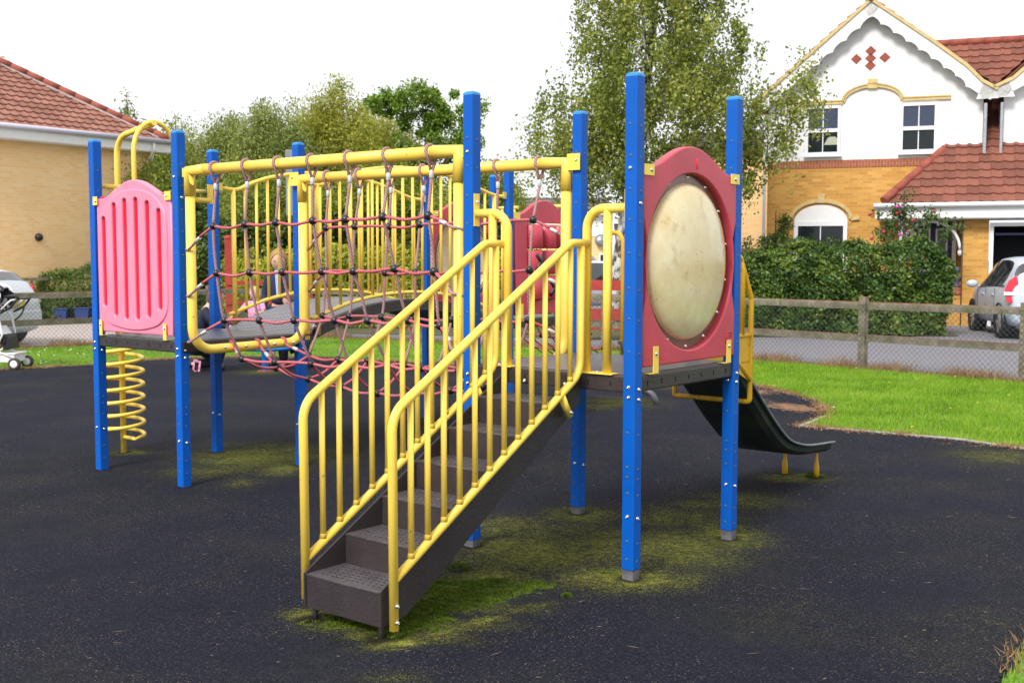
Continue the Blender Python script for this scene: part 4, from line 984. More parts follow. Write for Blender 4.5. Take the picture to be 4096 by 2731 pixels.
def window(parent, x0, x1, z0, z1, y=-.02, zmid=None, mull=(), fw=.07, glass=None, lead=False):
    """frame, sashes and panes in the wall plane y (front is -y)"""
    b = MB(); d = .05
    b.box(x0,y-d,z0,x0+fw,y,z1); b.box(x1-fw,y-d,z0,x1,y,z1); b.box(x0+fw,y-d,z1-fw,x1-fw,y,z1); b.box(x0+fw,y-d,z0,x1-fw,y,z0+fw)
    b.box(x0-.04,y-.09,z0-.05,x1+.04,y,z0-.002)
    zs = [z0+fw, z1-fw]
    if zmid: b.box(x0+fw,y-d*1.3,zmid-.045,x1-fw,y,zmid+.045); zs = [z0+fw, zmid-.045, zmid+.045, z1-fw]
    for mx_ in mull: 
        for i in range(0, len(zs), 2): b.box(mx_-.012,y-.028,zs[i],mx_+.012,y-.004,zs[i+1])
    f = b.build('window', M['upvc'], parent)
    for i in range(0, len(zs), 2):
        g = MB(); g.box(x0+fw,y-.016,zs[i],x1-fw,y-.010,zs[i+1]); g.build('pane', (glass or [M['glass'], M['glass_blue']])[min(i//2, 1)], f)
    return f

# ================================================================ HOUSE WITH THE WHITE GABLE
M['brickY'] = brick_mat('golden_yellow_brick', (.50,.24,.04), (.70,.38,.085), (.54,.35,.15), lightc=(.74,.58,.40))
M['brickP'] = brick_mat('pale_yellow_brick', (.88,.56,.24), (.92,.66,.35), (.88,.66,.42), lightc=(.92,.76,.58), axis='x')
M['soldier'] = brick_mat('red_soldier_brick', (.32,.085,.045), (.40,.12,.065), (.42,.28,.17), vertical=True)
HA = math.atan2(-.348, .937)
hs = empty('gabled_house', (6.6, 29.95, 0), HA, 'two storey yellow brick house with white scalloped gable, red tiled porch roof and open garage', 'house')
def hbox(name, m_, *a, bevel=0.): b = MB(); b.box(*a); return b.build(name, m_, hs, bevel=bevel)
hbox('brick_wall', M['brickY'], 0,0,-.1,5.13,.3,3.86)
hbox('brick_band', M['soldier'], .0,-.012,3.862,3.96,.3,4.058); hbox('brick_band', M['brickY'], 3.962,-.001,3.862,5.13,.3,4.058)
b = MB(); b.prism([(0,0,4.06),(5.12,0,4.06),(5.12,0,5.42),(4.6,0,6.18),(2.48,0,7.86),(0,0,5.68)], (0,.3,0)); b.build('render_wall', M['render'], hs)
hbox('side_wall', M['brickP'], 0,.302,-.1,.3,7,4.9)
# scalloped bargeboards
def rake(pts, depth, n, sgn):
    P = [V((x,0,z)) for x, z in pts]; ls = [0]
    for p, q in zip(P, P[1:]): ls.append(ls[-1]+(q-p).length)
    def at(u):
        d = u*ls[-1]
        for i in range(len(P)-1):
            if d <= ls[i+1]+1e-6: return P[i].lerp(P[i+1], (d-ls[i])/(ls[i+1]-ls[i])), (P[i+1]-P[i]).normalized()
        return P[-1], (P[-1]-P[-2]).normalized()
    b = MB(); top = []; bot = []
    for k in range(n*8+1):
        u = k/(n*8); p, d = at(u); nn = V((-d.z*sgn,0,d.x*sgn)); nn = nn if nn.z < 0 else -nn; ph = (k % 8)/8
        dep = depth-.065*abs(cos(pi*ph))**.7*1 + (.0)
        top.append(p); bot.append(p+nn*dep)
    vs = [(*p.xz.to_tuple(),) for p in top]
    for i in range(len(top)-1):
        a, c, e, f = top[i], top[i+1], bot[i+1], bot[i]
        b.prism([(a.x,-.30,a.z),(c.x,-.30,c.z),(e.x,-.30,e.z),(f.x,-.30,f.z)], (0,.03,0))
    o = b.build('bargeboard', M['white'], hs)
    bm = bmesh.new(); bm.from_mesh(o.data); bmesh.ops.remove_doubles(bm, verts=bm.verts, dist=.0005); bm.to_mesh(o.data); bm.free()
    v = MB()
    for p, q in zip(P, P[1:]):
        dd = (q-p).normalized(); nn = V((dd.z*sgn,0,-dd.x*sgn)); v.bar(V((p.x,-.31,p.z))-nn*.0, V((q.x,-.31,q.z))-nn*.0, .06, .075)
    v.build('verge', M['stone'], hs); return o
rake([(2.48,7.93),(.84,6.53),(-.40,5.46)], .36, 9, 1)
rake([(2.48,7.93),(3.95,6.83),(4.71,6.22),(5.08,5.83),(5.42,5.62)], .36, 10, -1)
b = MB(); b.prism([(4.95,-.30,5.40),(5.45,-.30,5.40),(5.45,-.30,5.64),(5.10,-.30,5.80)], (0,.03,0)); b.build('bargeboard', M['white'], hs)
# gable roof slopes running back
sl = math.hypot(2.88, 2.47)
roof_face('roof', (-.40,-.27,5.50), (0,1,0), (2.88,0,2.47), 5.4, sl, [(0,0),(5.4,0),(5.4,sl),(0,sl)], M['roof_red'], hs)
sl2 = math.hypot(2.94, 2.31)
roof_face('roof', (5.42,-.27,5.66), (0,1,0), (-2.94,0,2.31), 5.4, sl2, [(0,0),(5.4,0),(5.4,sl2),(0,sl2)], M['roof_red'], hs)
ridge('ridge_tiles', (2.48,-.36,7.99), (2.48,5,7.99), M['roof_red'], hs)
# one long roof slope behind and between the gables, running down over the porch
s45 = math.hypot(4.4, 4.42); k0 = s45*1.4/4.4
roof_face('roof', (2.96,-1.45,2.88), (1,0,0), (0,4.4,4.40), 10.5, s45, [(0,0),(10.5,0),(10.5,s45),(.9,s45),(.9,k0+.6),(2.16,k0+.6),(2.16,k0+.05),(1.26,k0+.05)], M['roof_red'], hs)
b = MB(); b.prism([(2.97,-1.43,2.82),(2.97,.0,2.82),(4.20,.0,4.14)], (-.03,0,.03)); b.build('hip_face', M['roof_red'], hs)
ridge('hip_tiles', (2.94,-1.47,2.95), (4.26,-.02,4.26), M['redtile'], hs, .10)
ridge('ridge_tiles', (3.9,2.97,7.31), (13.4,2.97,7.31), M['redtile'], hs)
b = MB(); b.box(4.22,-.03,4.12,5.14,.0,4.24); b.box(5.13,-.26,4.0,5.2,1.2,5.3); b.box(5.50,-.26,4.0,5.56,1.2,5.3); b.build('flashing', M['lead'], hs)
# right-hand gable, mostly outside the picture
b = MB(); b.prism([(5.58,.0,4.0),(9.6,.0,4.0),(9.6,.0,5.5),(7.6,.0,7.6),(5.58,.0,5.45)], (0,.3,0)); b.build('render_wall', M['render'], hs)
rake([(7.6,7.75),(6.1,6.18),(5.75,5.86),(5.32,5.66)], .34, 8, 1)
b = MB(); b.prism([(5.80,-.30,5.42),(5.30,-.30,5.42),(5.30,-.30,5.66),(5.66,-.30,5.80)], (0,.03,0)); b.build('bargeboard', M['white'], hs)
sl3 = math.hypot(2.3, 2.1); roof_face('roof', (5.3,-.27,5.64), (0,1,0), (2.3,0,2.1), 3.6, sl3, [(0,0),(3.6,0),(3.6,sl3),(0,sl3)], M['roof_red'], hs)
# porch and garage front
hbox('fascia', M['white'], 2.76,-1.46,2.53,13.0,-1.42,2.80); hbox('soffit', M['white'], 2.78,-1.415,2.505,13.0,-.02,2.528)
b = MB(); b.tube([(2.72,-1.53,2.83),(13,-1.53,2.86)], .06, 10); b.build('gutter', M['upvc'], hs)
hbox('brick_pier', M['brickY'], 4.72,-1.1,-.1,5.30,-.02,2.50)
hbox('garage_frame', M['upvc'], 5.315,-1.12,0,5.40,-1.0,2.34); hbox('garage_frame', M['upvc'], 5.315,-1.12,2.342,9.0,-1.0,2.42)
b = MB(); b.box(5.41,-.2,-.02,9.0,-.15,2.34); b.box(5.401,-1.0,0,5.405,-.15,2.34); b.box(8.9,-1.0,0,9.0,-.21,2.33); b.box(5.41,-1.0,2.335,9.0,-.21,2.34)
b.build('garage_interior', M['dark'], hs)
hbox('raised_garage_door', M['navy'], 5.44,-1.0,2.13,8.8,-.22,2.18)
hbox('brick_pier', M['brickY'], 9.02,-1.1,-.1,13,-.02,2.50)
hbox('porch_wall', M['brickY'], 3.36,-1.1,-.1,4.715,-.3,.74); hbox('red_sill', M['soldier'], 3.34,-1.14,.742,4.716,-.3,.90)
b = MB(); b.tube([(4.01-.66*cos(a),-1.08,1.80+.66*sin(a)) for a in [pi*k/20 for k in range(21)]], .034, 8); b.lathe([(.0,-.14),(.035,-.12),(.05,-.06),(.04,0)], (4.67,-1.08,1.78), n=10); b.box(3.28,-1.12,.9,3.38,-1.02,2.5)
for x in (3.85, 4.17): b.tube([(x,-1.08,2.5),(x,-1.08,2.36)], .03, 8)
b.build('porch_arch', M['white'], hs)
dr = MB(); dr.box(3.62,-.045,.90,4.50,-.005,2.48); dro = dr.build('front_door', M['navy'], hs)
for x in (3.72, 4.12):
    g = MB(); g.box(x,-.065,1.25,x+.28,-.047,2.32); g.build('glazing_frame', M['upvc'], dro); g = MB(); g.box(x+.045,-.075,1.30,x+.235,-.066,2.27); g.build('door_pane', mat('obscured_door_glass', (.12,.15,.13), .3), dro)
hbox('door_frame', M['upvc'], 4.505,-.06,.90,4.60,-.005,2.50); hbox('door_frame', M['upvc'], 3.53,-.06,.90,3.615,-.005,2.50)
# upper string course with arch
b = MB(); a0 = [(.75,5.50),(1.87,5.50)]; arc = [(2.55-.71*cos(a)*1.0, 5.50+.38*sin(a)) for a in [pi*k/14 for k in range(15)]]
pth = [(.75,-.03,5.50),(1.84,-.03,5.50)]+[(x,-.03,z) for x, z in arc]+[(3.26,-.03,5.51),(4.38,-.03,5.51)]
for p, q in zip(pth, pth[1:]):
    if (V(q)-V(p)).length > .02: b.bar(p, q, .055, .10); b.bar((p[0],-.05,p[2]+.035), (q[0],-.05,q[2]+.035), .05, .035)
b.box(2.43,-.075,5.80,2.66,-.002,6.04); b.build('string_course', M['stone'], hs)
for (x, z) in ((2.48,6.73),(2.14,6.55),(2.48,6.55),(2.82,6.55),(2.48,6.37)):
    b = MB(); r = .135; b.prism([(x-r,-.012,z),(x,-.012,z-r*.95),(x+r,-.012,z),(x,-.012,z+r*.95)], (0,.011,0)); b.build('diamond_tile', M['redtile'], hs)
window(hs, .94, 1.80, 4.19, 5.42, zmid=4.80, mull=(1.37,)); window(hs, 3.22, 4.09, 4.19, 5.40, zmid=4.78, mull=(3.655,))
b = MB(); b.lathe([(.20,0),(.19,.03),(.12,.16),(.07,.20),(0,.20)], (1.60,-.0365,4.44), n=16); lt = b.build('lamp_shade', mat('cream_lamp_shade', (.42,.44,.33), .8), hs); lt.scale = (1,.02,1); lt.location.y = -.0365
# ground floor arched window
window(hs, .70, 2.02, .95, 2.50, mull=(1.36,), fw=.10, glass=[M['glass'], M['glass']])
b = MB(); b.prism([(1.36+.66*cos(a),-.035,2.505+.43*sin(a)) for a in [pi*k/18 for k in range(19)]], (0,.03,0)); b.build('arch_panel', M['white'], hs)
b = MB(); pth = [(.50,-.03,2.55)]+[(1.36-.74*cos(a),-.03,2.58+.46*sin(a)) for a in [pi*k/16 for k in range(17)]]+[(2.30,-.03,2.60)]
for p, q in zip(pth, pth[1:]): b.bar(p, q, .055, .09)
b.box(1.28,-.07,2.98,1.45,-.002,3.20); b.build('window_arch', M['stone'], hs)
b = MB(); b.tube([(-.07,-.06,0),(-.07,-.06,4.3),(-.07,.3,5.3)], .04, 8); b.build('downpipe', M['upvc'], hs)
b = MB(); b.tube([(4.73,-1.13,0),(4.73,-1.13,2.5)], .012, 6); b.build('cable_pipe', M['wire'], hs)
# neighbouring pale wall behind
nb_ = empty('pale_brick_house', (6.6+.348*3-.937*1.5, 29.95+.937*3+.348*1.5, 0), HA, 'pale yellow brick side wall behind the birch leaves, left of the gabled house', 'house')
b = MB(); b.box(-1.5,0,-.1,3.05,4,4.7); b.build('brick_wall', M['brickP'], nb_)
b = MB(); b.box(-1.5,-.012,1.75,3.05,-.001,1.86); b.build('brick_band', M['soldier'], nb_)
roof_face('roof', (-1.8,-.3,4.7), (1,0,0), (0,3,.9), 4.7, 2.4, [(0,0),(4.7,0),(4.7,2.4),(0,2.4)], M['roof_grey'], nb_)
# ornament on the porch sill
b = MB(); b.lathe([(0,0),(.10,0),(.11,.04),(.08,.1),(.12,.17),(.13,.23),(.09,.29),(.05,.32),(.09,.36),(.10,.42),(.07,.48),(0,.51)], (0,0,0), n=14); q = b.build('garden_ornament', mat('grey_lavender_stoneware', (.16,.16,.24), .7, var=.4))
q.matrix_world = Matrix.Translation(hs.location) @ Matrix.Rotation(HA, 4, 'Z') @ Matrix.Translation((4.60,-.95,.90)); tag(q, 'small grey ornament figure standing on the porch wall by the front door', 'ornament')

# ================================================================ LEFT HOUSE
LA = math.atan2(.823, .568)
lh = empty('hipped_house', (-13.03, 27.1, 0), LA, 'pale yellow brick house with red hipped roof and white gutter board at the left edge', 'house')
b = MB(); b.box(-.4,0,-.1,5.60,8,4.64); b.build('brick_wall', M['brickP'], lh)
E0 = -.32; W5 = 6.24; ap = (2.76,2.76,7.0)
hsl = math.hypot(3.08, 2.04)
roof_face('roof', (-.36,-.32,4.72), (1,0,0), (0,3.08,2.02), W5, hsl, [(0,0),(W5,0),(3.12,hsl)], M['roof_pinkred'], lh)
hs2 = hsl
roof_face('roof', (-.36,8,4.72), (0,-1,0), (3.12,0,2.02), 8.3, hs2, [(0,0),(8.3,0),(5.2,hs2),(0,hs2)], M['roof_pinkred'], lh)
roof_face('roof', (5.88,-.32,4.72), (0,1,0), (-3.12,0,2.02), 8.3, hs2, [(0,0),(8.3,0),(8.3,hs2),(3.1,hs2)], M['roof_pinkred'], lh)
ridge('hip_tiles', (5.90,-.34,4.78), (2.76,2.74,6.82), M['redtile'], lh, .10); ridge('hip_tiles', (-.38,-.34,4.78), (2.76,2.74,6.82), M['roof_pinkred'], lh, .10)
b = MB(); b.bar((5.70,-.16,4.83), (2.70,2.74,6.75), .16, .05); b.build('hip_mortar', M['mortar'], lh)
b = MB(); b.box(-.42,-.36,4.42,5.94,-.33,4.66); b.box(5.92,-.33,4.42,5.94,8,4.66); b.box(-.4,-.33,4.40,5.92,0,4.42); b.build('fascia', M['white'], lh)
b = MB(); b.tube([(-.45,-.42,4.71),(5.98,-.42,4.71)], .065, 10); b.build('gutter', mat('pale_lilac_gutter', (.52,.52,.62), .4), lh)
b = MB(); b.tube(fillet([(5.35,-.40,4.66),(5.35,-.40,4.45),(5.42,-.07,4.15),(5.42,-.07,0)], .08), .042, 8); b.build('downpipe', M['upvc'], lh)
b = MB(); b.lathe([(.10,0),(.10,.05),(.07,.10),(0,.12)], (2.1,0,2.07), (0,-1,0), 14); b.build('flue_vent', M['black'], lh)
b = MB(); b.box(.2,-.9,1.01,3.4,-.84,1.08); [b.box(x,-.9,0,x+.05,-.84,1.01) for x in (.3,1.3,2.3,3.3)]; o = b.build('low_rail', M['wood']); o.matrix_world = Matrix.Translation(lh.location) @ Matrix.Rotation(LA, 4, 'Z'); tag(o, 'low grey timber rail in front of the left house wall', 'rail')
# blue bins
M['bluebin'] = mat('blue_plastic_crate', (.008,.03,.16), .5)
for k, (x, y, w, h, lab) in enumerate(((-11.0,28.12,.34,.30,'dark blue recycling box under the conifer hedge, nearest the parked car'),(-10.5,28.2,.36,.32,'dark blue recycling box half hidden in the conifer hedge'),(-9.95,28.35,.34,.42,'taller blue bin at the right end of the conifer hedge'))):
    b = MB(); b.prism([(-w/2+.04,-.2,0),(w/2-.04,-.2,0),(w/2,-.2,h),(-w/2,-.2,h)], (0,.4,0)); b.box(-w/2-.02,-.22,h,w/2+.02,.22,h+.03); o = b.build('recycling_box', M['bluebin'], bevel=.01, loc=(x, y, 0)); tag(o, lab, 'box')
# ================================================================ FAR HOUSES
fh = empty('distant_house', (-.6, 45, 0), 0, 'distant yellow brick house with white upper wall and grey roof behind the frame', 'house')
b = MB(); b.box(0,0,-.1,4.25,5,2.40); b.build('brick_wall', M['brickP'], fh)
b = MB(); b.box(-.02,-.02,2.401,4.27,5,3.25); b.build('render_wall', M['render'], fh)
b = MB(); b.box(-.1,-.3,3.25,4.4,-.24,3.42); b.build('fascia', M['white'], fh)
roof_face('roof', (-.2,-.35,3.42), (1,0,0), (0,2.4,1.3), 4.6, 1.1, [(0,0),(4.6,0),(4.6,1.1),(0,1.1)], M['roof_grey'], fh, .3, .3, .02)
window(fh, 3.98, 4.22, .55, 1.75, y=-.03, zmid=1.1, fw=.06)
b = MB(); b.lathe([(0,.06),(.12,.03),(.24,0),(.24,-.02),(0,.03)], (4.05,-.15,2.25), (0,-1,.2), 16); b.build('satellite_dish', M['galv'], fh)
b = MB(); b.tube([(3.3+.55*cos(a),-.1,.6+1.1*sin(a)) for a in [pi/2-pi/2*k/8 for k in range(9)]]+[(3.85,-.1,0)], .09, 6); b.build('porch_arch', M['white'], fh)
b = MB(); b.bar((3.35,-.15,1.95),(3.95,-.15,1.35),.3,.10); b.build('porch_roof', M['lead'], fh)
fh2 = empty('distant_garage', (3.9, 42, 0), 0, 'distant garage with a dark brown tiled roof beside the birch trunk', 'garage')
b = MB(); b.box(0,0,-.1,3.2,3,1.75); b.build('wall', M['render'], fh2)
roof_face('roof', (-.1,-.2,1.78), (1,0,0), (0,1,.8), 3.5, 1.7, [(0,0),(3.5,0),(3.5,1.7),(0,1.7)], mat('dark_brown_tile', (.075,.055,.055), .85, var=.3), fh2, .3, .16, .01)
# grey ribbed panel on a post behind the bridge
gp = empty('ribbed_sign_panel', (-4.55, 24.0, 0), .15, 'grey ribbed metal panel on a pole rising behind the rope tunnel', 'sign')
b = MB(); b.box(-.14,-.03,2.45,.13,.03,3.80); [b.box(-.13+.035*k,-.04,2.47,-.115+.035*k,-.0305,3.78) for k in range(7)]; b.build('ribbed_panel', mat('pale_grey_sheet_metal', (.30,.31,.34), .5, .3), gp)
b = MB(); b.tube([(.10,0,-.05),(.10,0,3.9)], .03, 8); b.build('pole', M['galv'], gp)
# ================================================================ TREES
def limb(mb, a, b_, r0, r1, wob=.06, n=6):
    a, b_ = V(a), V(b_); L_ = (b_-a).length; pts = []
    for i in range(n+1):
        f = i/n; p = a.lerp(b_, f)
        if 0 < i < n: p += V((random.uniform(-1,1), random.uniform(-1,1), random.uniform(-.5,.5)))*wob*L_*.5
        pts.append(p)
    mb.tube(curve(pts, 2), [r0+(r1-r0)*i/(n*2) for i in range(n*2+1)], 7); return pts
def tree(name, loc, label, cat, blobs, m_leaf, m_bark, trunk, n_clump, per, size, droop=0., clump_r=.35, group=None, aspect=.5, limbs=10, seedv=1, shell=.55):
    """blobs: ellipsoids (x,y,z,rx,ry,rz,weight) relative to loc; trunk: list of points with radius"""
    random.seed(seedv); rg = np.random.default_rng(seedv)
    root = empty(name, loc, 0, label, cat, group)
    w = np.array([b_[6]*b_[3]*b_[4]*b_[5] for b_ in blobs])**.8; w /= w.sum(); idx = rg.choice(len(blobs), n_clump, p=w)
    B = np.array(blobs)[idx]; d = unit(rg.normal(size=(n_clump,3))); r = rg.uniform(shell**3, 1, n_clump)**(1/3)
    cc = B[:,:3]+d*B[:,3:6]*r[:,None]*(1+rg.normal(0,.07,n_clump))[:,None]
    cr = clump_r*rg.uniform(.55,1.35,n_clump); nper = (per*rg.uniform(.5,1.5,n_clump)).astype(int)
    ci = np.repeat(np.arange(n_clump), nper); n = len(ci)
    off = rg.normal(size=(n,3))*.5; off[:,2] *= (1+droop*1.6)*.8; off[:,:2] *= 1-droop*.35
    off = np.clip(off, -.95, .95); C = cc[ci]+off*cr[ci][:,None]
    if droop: C[:,2] -= np.abs(rg.normal(0,1,n))*cr[ci]*droop
    u = unit(rg.normal(size=(n,3))+np.array([0,0,-droop*1.2])); v = unit(np.cross(u, rg.normal(size=(n,3))))
    s = size*rg.uniform(.6,1.3,n)[:,None]
    quads('crown', C, u*s, v*s*aspect, m_leaf, parent=root)
    mb = MB(); pts = [V(p[:3]) for p in trunk]; rr = [p[3] for p in trunk]
    cv = curve(pts, 4); m_ = len(cv); rad = [rr[min(int(i/4), len(rr)-1)]+(rr[min(int(i/4)+1, len(rr)-1)]-rr[min(int(i/4), len(rr)-1)])*((i % 4)/4) for i in range(m_)]
    mb.tube(cv, rad, 10); mb.build('trunk', m_bark, root)
    lb = MB()
    for k in range(limbs):
        i = random.randint(m_//3, m_-1); dd_ = np.linalg.norm(cc-np.array(cv[i]), axis=1); nr = np.argsort(dd_)[:max(8, n_clump//4)]; j = int(random.choice(list(nr)))
        p2 = V(cc[j]); 
        q = limb(lb, cv[i], p2, rad[i]*.55, .012, .10)
        for _ in range(2):
            j2 = int(np.argmin(np.linalg.norm(cc-np.array(q[random.randint(2,4)])+rg.normal(0,.6,(1,3)), axis=1))); limb(lb, q[3], cc[j2], rad[i]*.22+.008, .006, .12, 4)
    if limbs: lb.build('limbs', m_bark, root)
    return root
M['birchleaf'] = leafmat('birch_leaves', [(.065,.105,.018),(.165,.22,.035),(.30,.345,.06),(.50,.45,.10)], .45, .35, .5)
M['willow'] = leafmat('willow_leaves', [(.09,.14,.02),(.20,.26,.035),(.32,.37,.06),(.46,.46,.09)], .5, .4, .35)
M['willowY'] = leafmat('yellowing_leaves', [(.12,.16,.02),(.26,.30,.035),(.40,.41,.06),(.54,.50,.10)], .5, .4, .4)
M['greytree'] = leafmat('grey_green_leaves', [(.09,.14,.03),(.18,.24,.05),(.29,.34,.08),(.40,.42,.12)], .5, .35, .4)
M['oakleaf'] = leafmat('bright_green_leaves', [(.05,.11,.014),(.12,.22,.02),(.20,.32,.035),(.32,.42,.07)], .5, .3, .5)
M['darkleaf'] = leafmat('dark_hedge_leaves', [(.018,.035,.006),(.045,.08,.012),(.085,.13,.02),(.14,.18,.03)], .5, .25, .5)
# silver birch: narrow crown with hanging shoulders
BB = [(.75,0,9.6,1.25,1.2,1.5,.8),(1.0,0,7.9,1.9,1.8,1.5,1),(1.0,0,6.2,2.0,1.8,1.4,1),(1.1,0,5.0,2.1,1.9,1.25,1),(-.7,.2,4.55,1.3,1.2,1.0,.7),(-1.05,.0,3.7,.9,.9,.75,.55),(.2,.2,3.8,1.6,1.5,.9,.9),
      (2.95,-.2,4.6,.75,.8,.65,.4),(3.55,-.4,5.45,.85,.8,.8,.55),(3.9,-.5,4.9,.7,.7,.75,.45),(3.35,-.4,4.2,.85,.7,.9,.5),(2.8,-.3,3.75,.7,.7,.8,.5),(1.7,0,3.6,1.1,1.2,.7,.7),(-.1,0,8.6,1.3,1.2,1.0,.6),(2.2,0,9.2,.9,1,1.2,.4)]
tree('birch_tree', (2.18,25.2,0), 'tall silver birch with drooping leaves and a leaning white trunk behind the right tower', 'tree', BB, M['birchleaf'], M['birchbark'], [(-.02,0,-.1,.21),(.08,0,.9,.16),(.25,0,2.2,.14),(.55,0,4.2,.11),(.85,0,6.5,.08),(.95,0,9,.04),(.8,0,10.5,.015)], 680, 122, .042, .6, .35, limbs=26, seedv=3, aspect=.62, shell=.35)
G1 = 'trees behind the rope tunnel'
def bush_tree(X, Y, ztop, w, lab, ml, seed, n=330, per=260, droop=.45, size=.055, extra=(), zlow=.8, cr=.55, trunkr=.14, d=None, limbs=8, shell=.6):
    d = d or w*.8; h = ztop-zlow
    bl = [(0,0,zlow+h*.3,w,d,h*.36,1.),(w*.1,0,zlow+h*.62,w*.8,d*.8,h*.36,.8),(-w*.15,0,zlow+h*.82,w*.45,d*.5,h*.22,.5)]+list(extra)
    return tree('tree', (X, Y, 0), lab, 'tree', bl, ml, M['bark'], [(0,0,-.1,trunkr*1.3),(.05,0,ztop*.3,trunkr),(0,.1,ztop*.6,trunkr*.6),(.1,0,ztop*.88,.03)], n, per, size, droop, cr, G1, .4, limbs, seed, shell)
bush_tree(-10.6,38,5.7,2.1,'mid green tree at the left end of the tree line, beside the left house corner',M['willow'],11)
bush_tree(-8.7,37,5.85,2.1,'low dark willow between the left house corner and the grey-green tree',M['greytree'],12)
bush_tree(-7.3,35,6.0,1.7,'grey-green weeping tree with a pointed top left of the tall yellow-green one',M['greytree'],13, droop=.8)
bush_tree(-5.5,37,6.9,1.9,'tall yellow-green tree, highest of the tree line, above the second blue post of the tunnel',M['willowY'],14, n=380, extra=[(-.9,0,5.9,.7,.7,.6,.7),(.9,0,5.7,.75,.7,.8,.8)], shell=.5)
bush_tree(-3.9,35.5,5.7,1.7,'yellowish green tree to the right of the tallest one, behind the tunnel rail',M['willowY'],15, droop=.7)
bush_tree(-10.0,31.5,4.0,1.5,'lower green tree directly beside the left house downpipe',M['willow'],16, n=220)
bush_tree(-6.4,31,3.9,2.0,'olive tree low behind the bridge railing on the left',M['willow'],17, n=300)
bush_tree(-3.3,31,3.9,2.0,'dark olive tree low behind the middle of the tunnel',M['willow'],18, n=300)
bush_tree(-.9,33,4.1,1.5,'mid green tree low behind the near right tower post',M['willow'],19, n=260)
# open crowned tree with dark bright-green leaves
tree('tree', (-2.3,33.5,0), 'open crowned dark green tree with sky gaps, left of the near tower post', 'tree',
     [(-1.2,0,6.0,.55,.6,.38,.9),(-.35,0,6.15,.75,.6,.45,1),(-.3,0,5.35,.6,.6,.5,.8),(.7,0,5.7,.6,.6,.55,.9),(1.15,0,5.05,.45,.5,.35,.6),(1.35,0,5.75,.3,.4,.25,.3),(.25,0,4.7,.9,.6,.4,.8),(-.9,0,4.6,.7,.6,.35,.5)], M['oakleaf'], M['bark'],
     [(.2,0,-.1,.2),(.1,0,2,.16),(.0,0,3.8,.12),(-.2,0,5.2,.05),(-.3,0,6.1,.02)], 84, 190, .05, 0., .26, G1, .6, 14, 21, .2)
# dead-straight dark hedge mass behind the bridge
def hedge(name, loc, rz, L_, W_, H_, label, m_, n, size, core, bump=.12, cat='hedge', sprig=0, top=0., seedv=5, aspect=.62, ends=.3):
    rg = np.random.default_rng(seedv); root = empty(name, loc, rz, label, cat)
    # rounded box surface with noise
    fa = rg.choice(4, n, p=[.5,.28,.11,.11]); u = rg.uniform(-.5,.5,n); v = rg.uniform(0,1,n); P = np.zeros((n,3)); N_ = np.zeros((n,3))
    k = fa == 0; P[k] = np.stack([u[k]*L_, np.full(k.sum(), -W_/2), v[k]*H_], 1); N_[k] = (0,-1,.15)
    k = fa == 1; P[k] = np.stack([u[k]*L_, (v[k]-.5)*W_, np.full(k.sum(), H_)], 1); N_[k] = (0,-.2,1)
    k = fa == 2; P[k] = np.stack([np.full(k.sum(), L_/2), u[k]*W_, v[k]*H_], 1); N_[k] = (1,0,.1)
    k = fa == 3; P[k] = np.stack([np.full(k.sum(), -L_/2), u[k]*W_, v[k]*H_], 1); N_[k] = (-1,0,.1)
    def lump(P): return (np.sin(P[:,0]*2.3+P[:,2]*1.7)+np.sin(P[:,0]*5.1-P[:,2]*4.3+1)+np.sin(P[:,2]*7.7+P[:,0]*9.1+P[:,1]*6)*.7)/2.7
    ex = np.clip((np.abs(P[:,0])-(L_/2-ends))/ends, 0, 1); P[:,2] -= ex**2*ends*.5*(P[:,2]/H_)
    ez = np.clip((P[:,2]-(H_-ends))/ends, 0, 1)**2; P[:,1] *= 1-ez*.35
    P += N_*(lump(P)*bump)[:,None]+rg.normal(0,.035,(n,3)); P -= N_*np.abs(rg.normal(0,.05,n))[:,None]
    P[:,2] += top*np.sin(P[:,0]*1.1+.5)*(P[:,2]/H_)
    P[:,2] = np.abs(P[:,2])+.02
    u_ = unit(N_*.6+rg.normal(size=(n,3))*.7+np.array([0,0,-.25])); v_ = unit(np.cross(u_, N_+rg.normal(size=(n,3))*.5)); s = size*rg.uniform(.6,1.3,n)[:,None]
    FU, FV = u_*s, v_*s*aspect
    b = MB(); nx = max(8, int(L_*4)); vs = []; e = .10
    e = .12+bump; b.box(-L_/2+e+.10,-W_/2+e+.04,0,L_/2-e-.10,W_/2-e-.04,H_-e-.16); b.build('inner_twigs', core, root, bevel=.1)
    if sprig:
        tb = MB(); CC = []
        for k in range(sprig):
            x = rg.uniform(-L_/2+.1, L_/2-.2); y = rg.uniform(-W_/2,W_/2)*.7; h = rg.uniform(.08,.28); tb.tube([(x,y,H_-.15),(x+rg.uniform(-.06,.06),y,H_+h)], .004, 4)
            m__ = int(h*60)
            for j in range(m__): CC.append((x+rg.normal(0,.03), y+rg.normal(0,.03), H_+h*rg.uniform(-.2,1)))
        CC = np.array(CC); u_ = unit(rg.normal(size=CC.shape)); v_ = unit(np.cross(u_, rg.normal(size=CC.shape)))
        P = np.concatenate([P, CC]); FU = np.concatenate([FU, u_*size*.9]); FV = np.concatenate([FV, v_*size*.5]); tb.build('twigs', M['bark'], root)
    quads('foliage', P, FU, FV, m_, parent=root)
    return root
M['twigs'] = mat('brown_green_twigs', (.025,.03,.012), .9, var=.5, vscale=8)
M['beech'] = leafmat('beech_hedge_leaves', [(.012,.036,.008),(.034,.085,.012),(.085,.16,.016),(.26,.32,.035)], .5, .25, 1.4, .5)
hedge('beech_hedge', (6.8,24.15,0), .06, 4.35, 1.3, 1.78, 'thick glossy beech hedge in front of the gabled house behind the right fence', M['beech'], 38000, .040, M['twigs'], .21, sprig=70, top=.07, seedv=6, ends=.5)
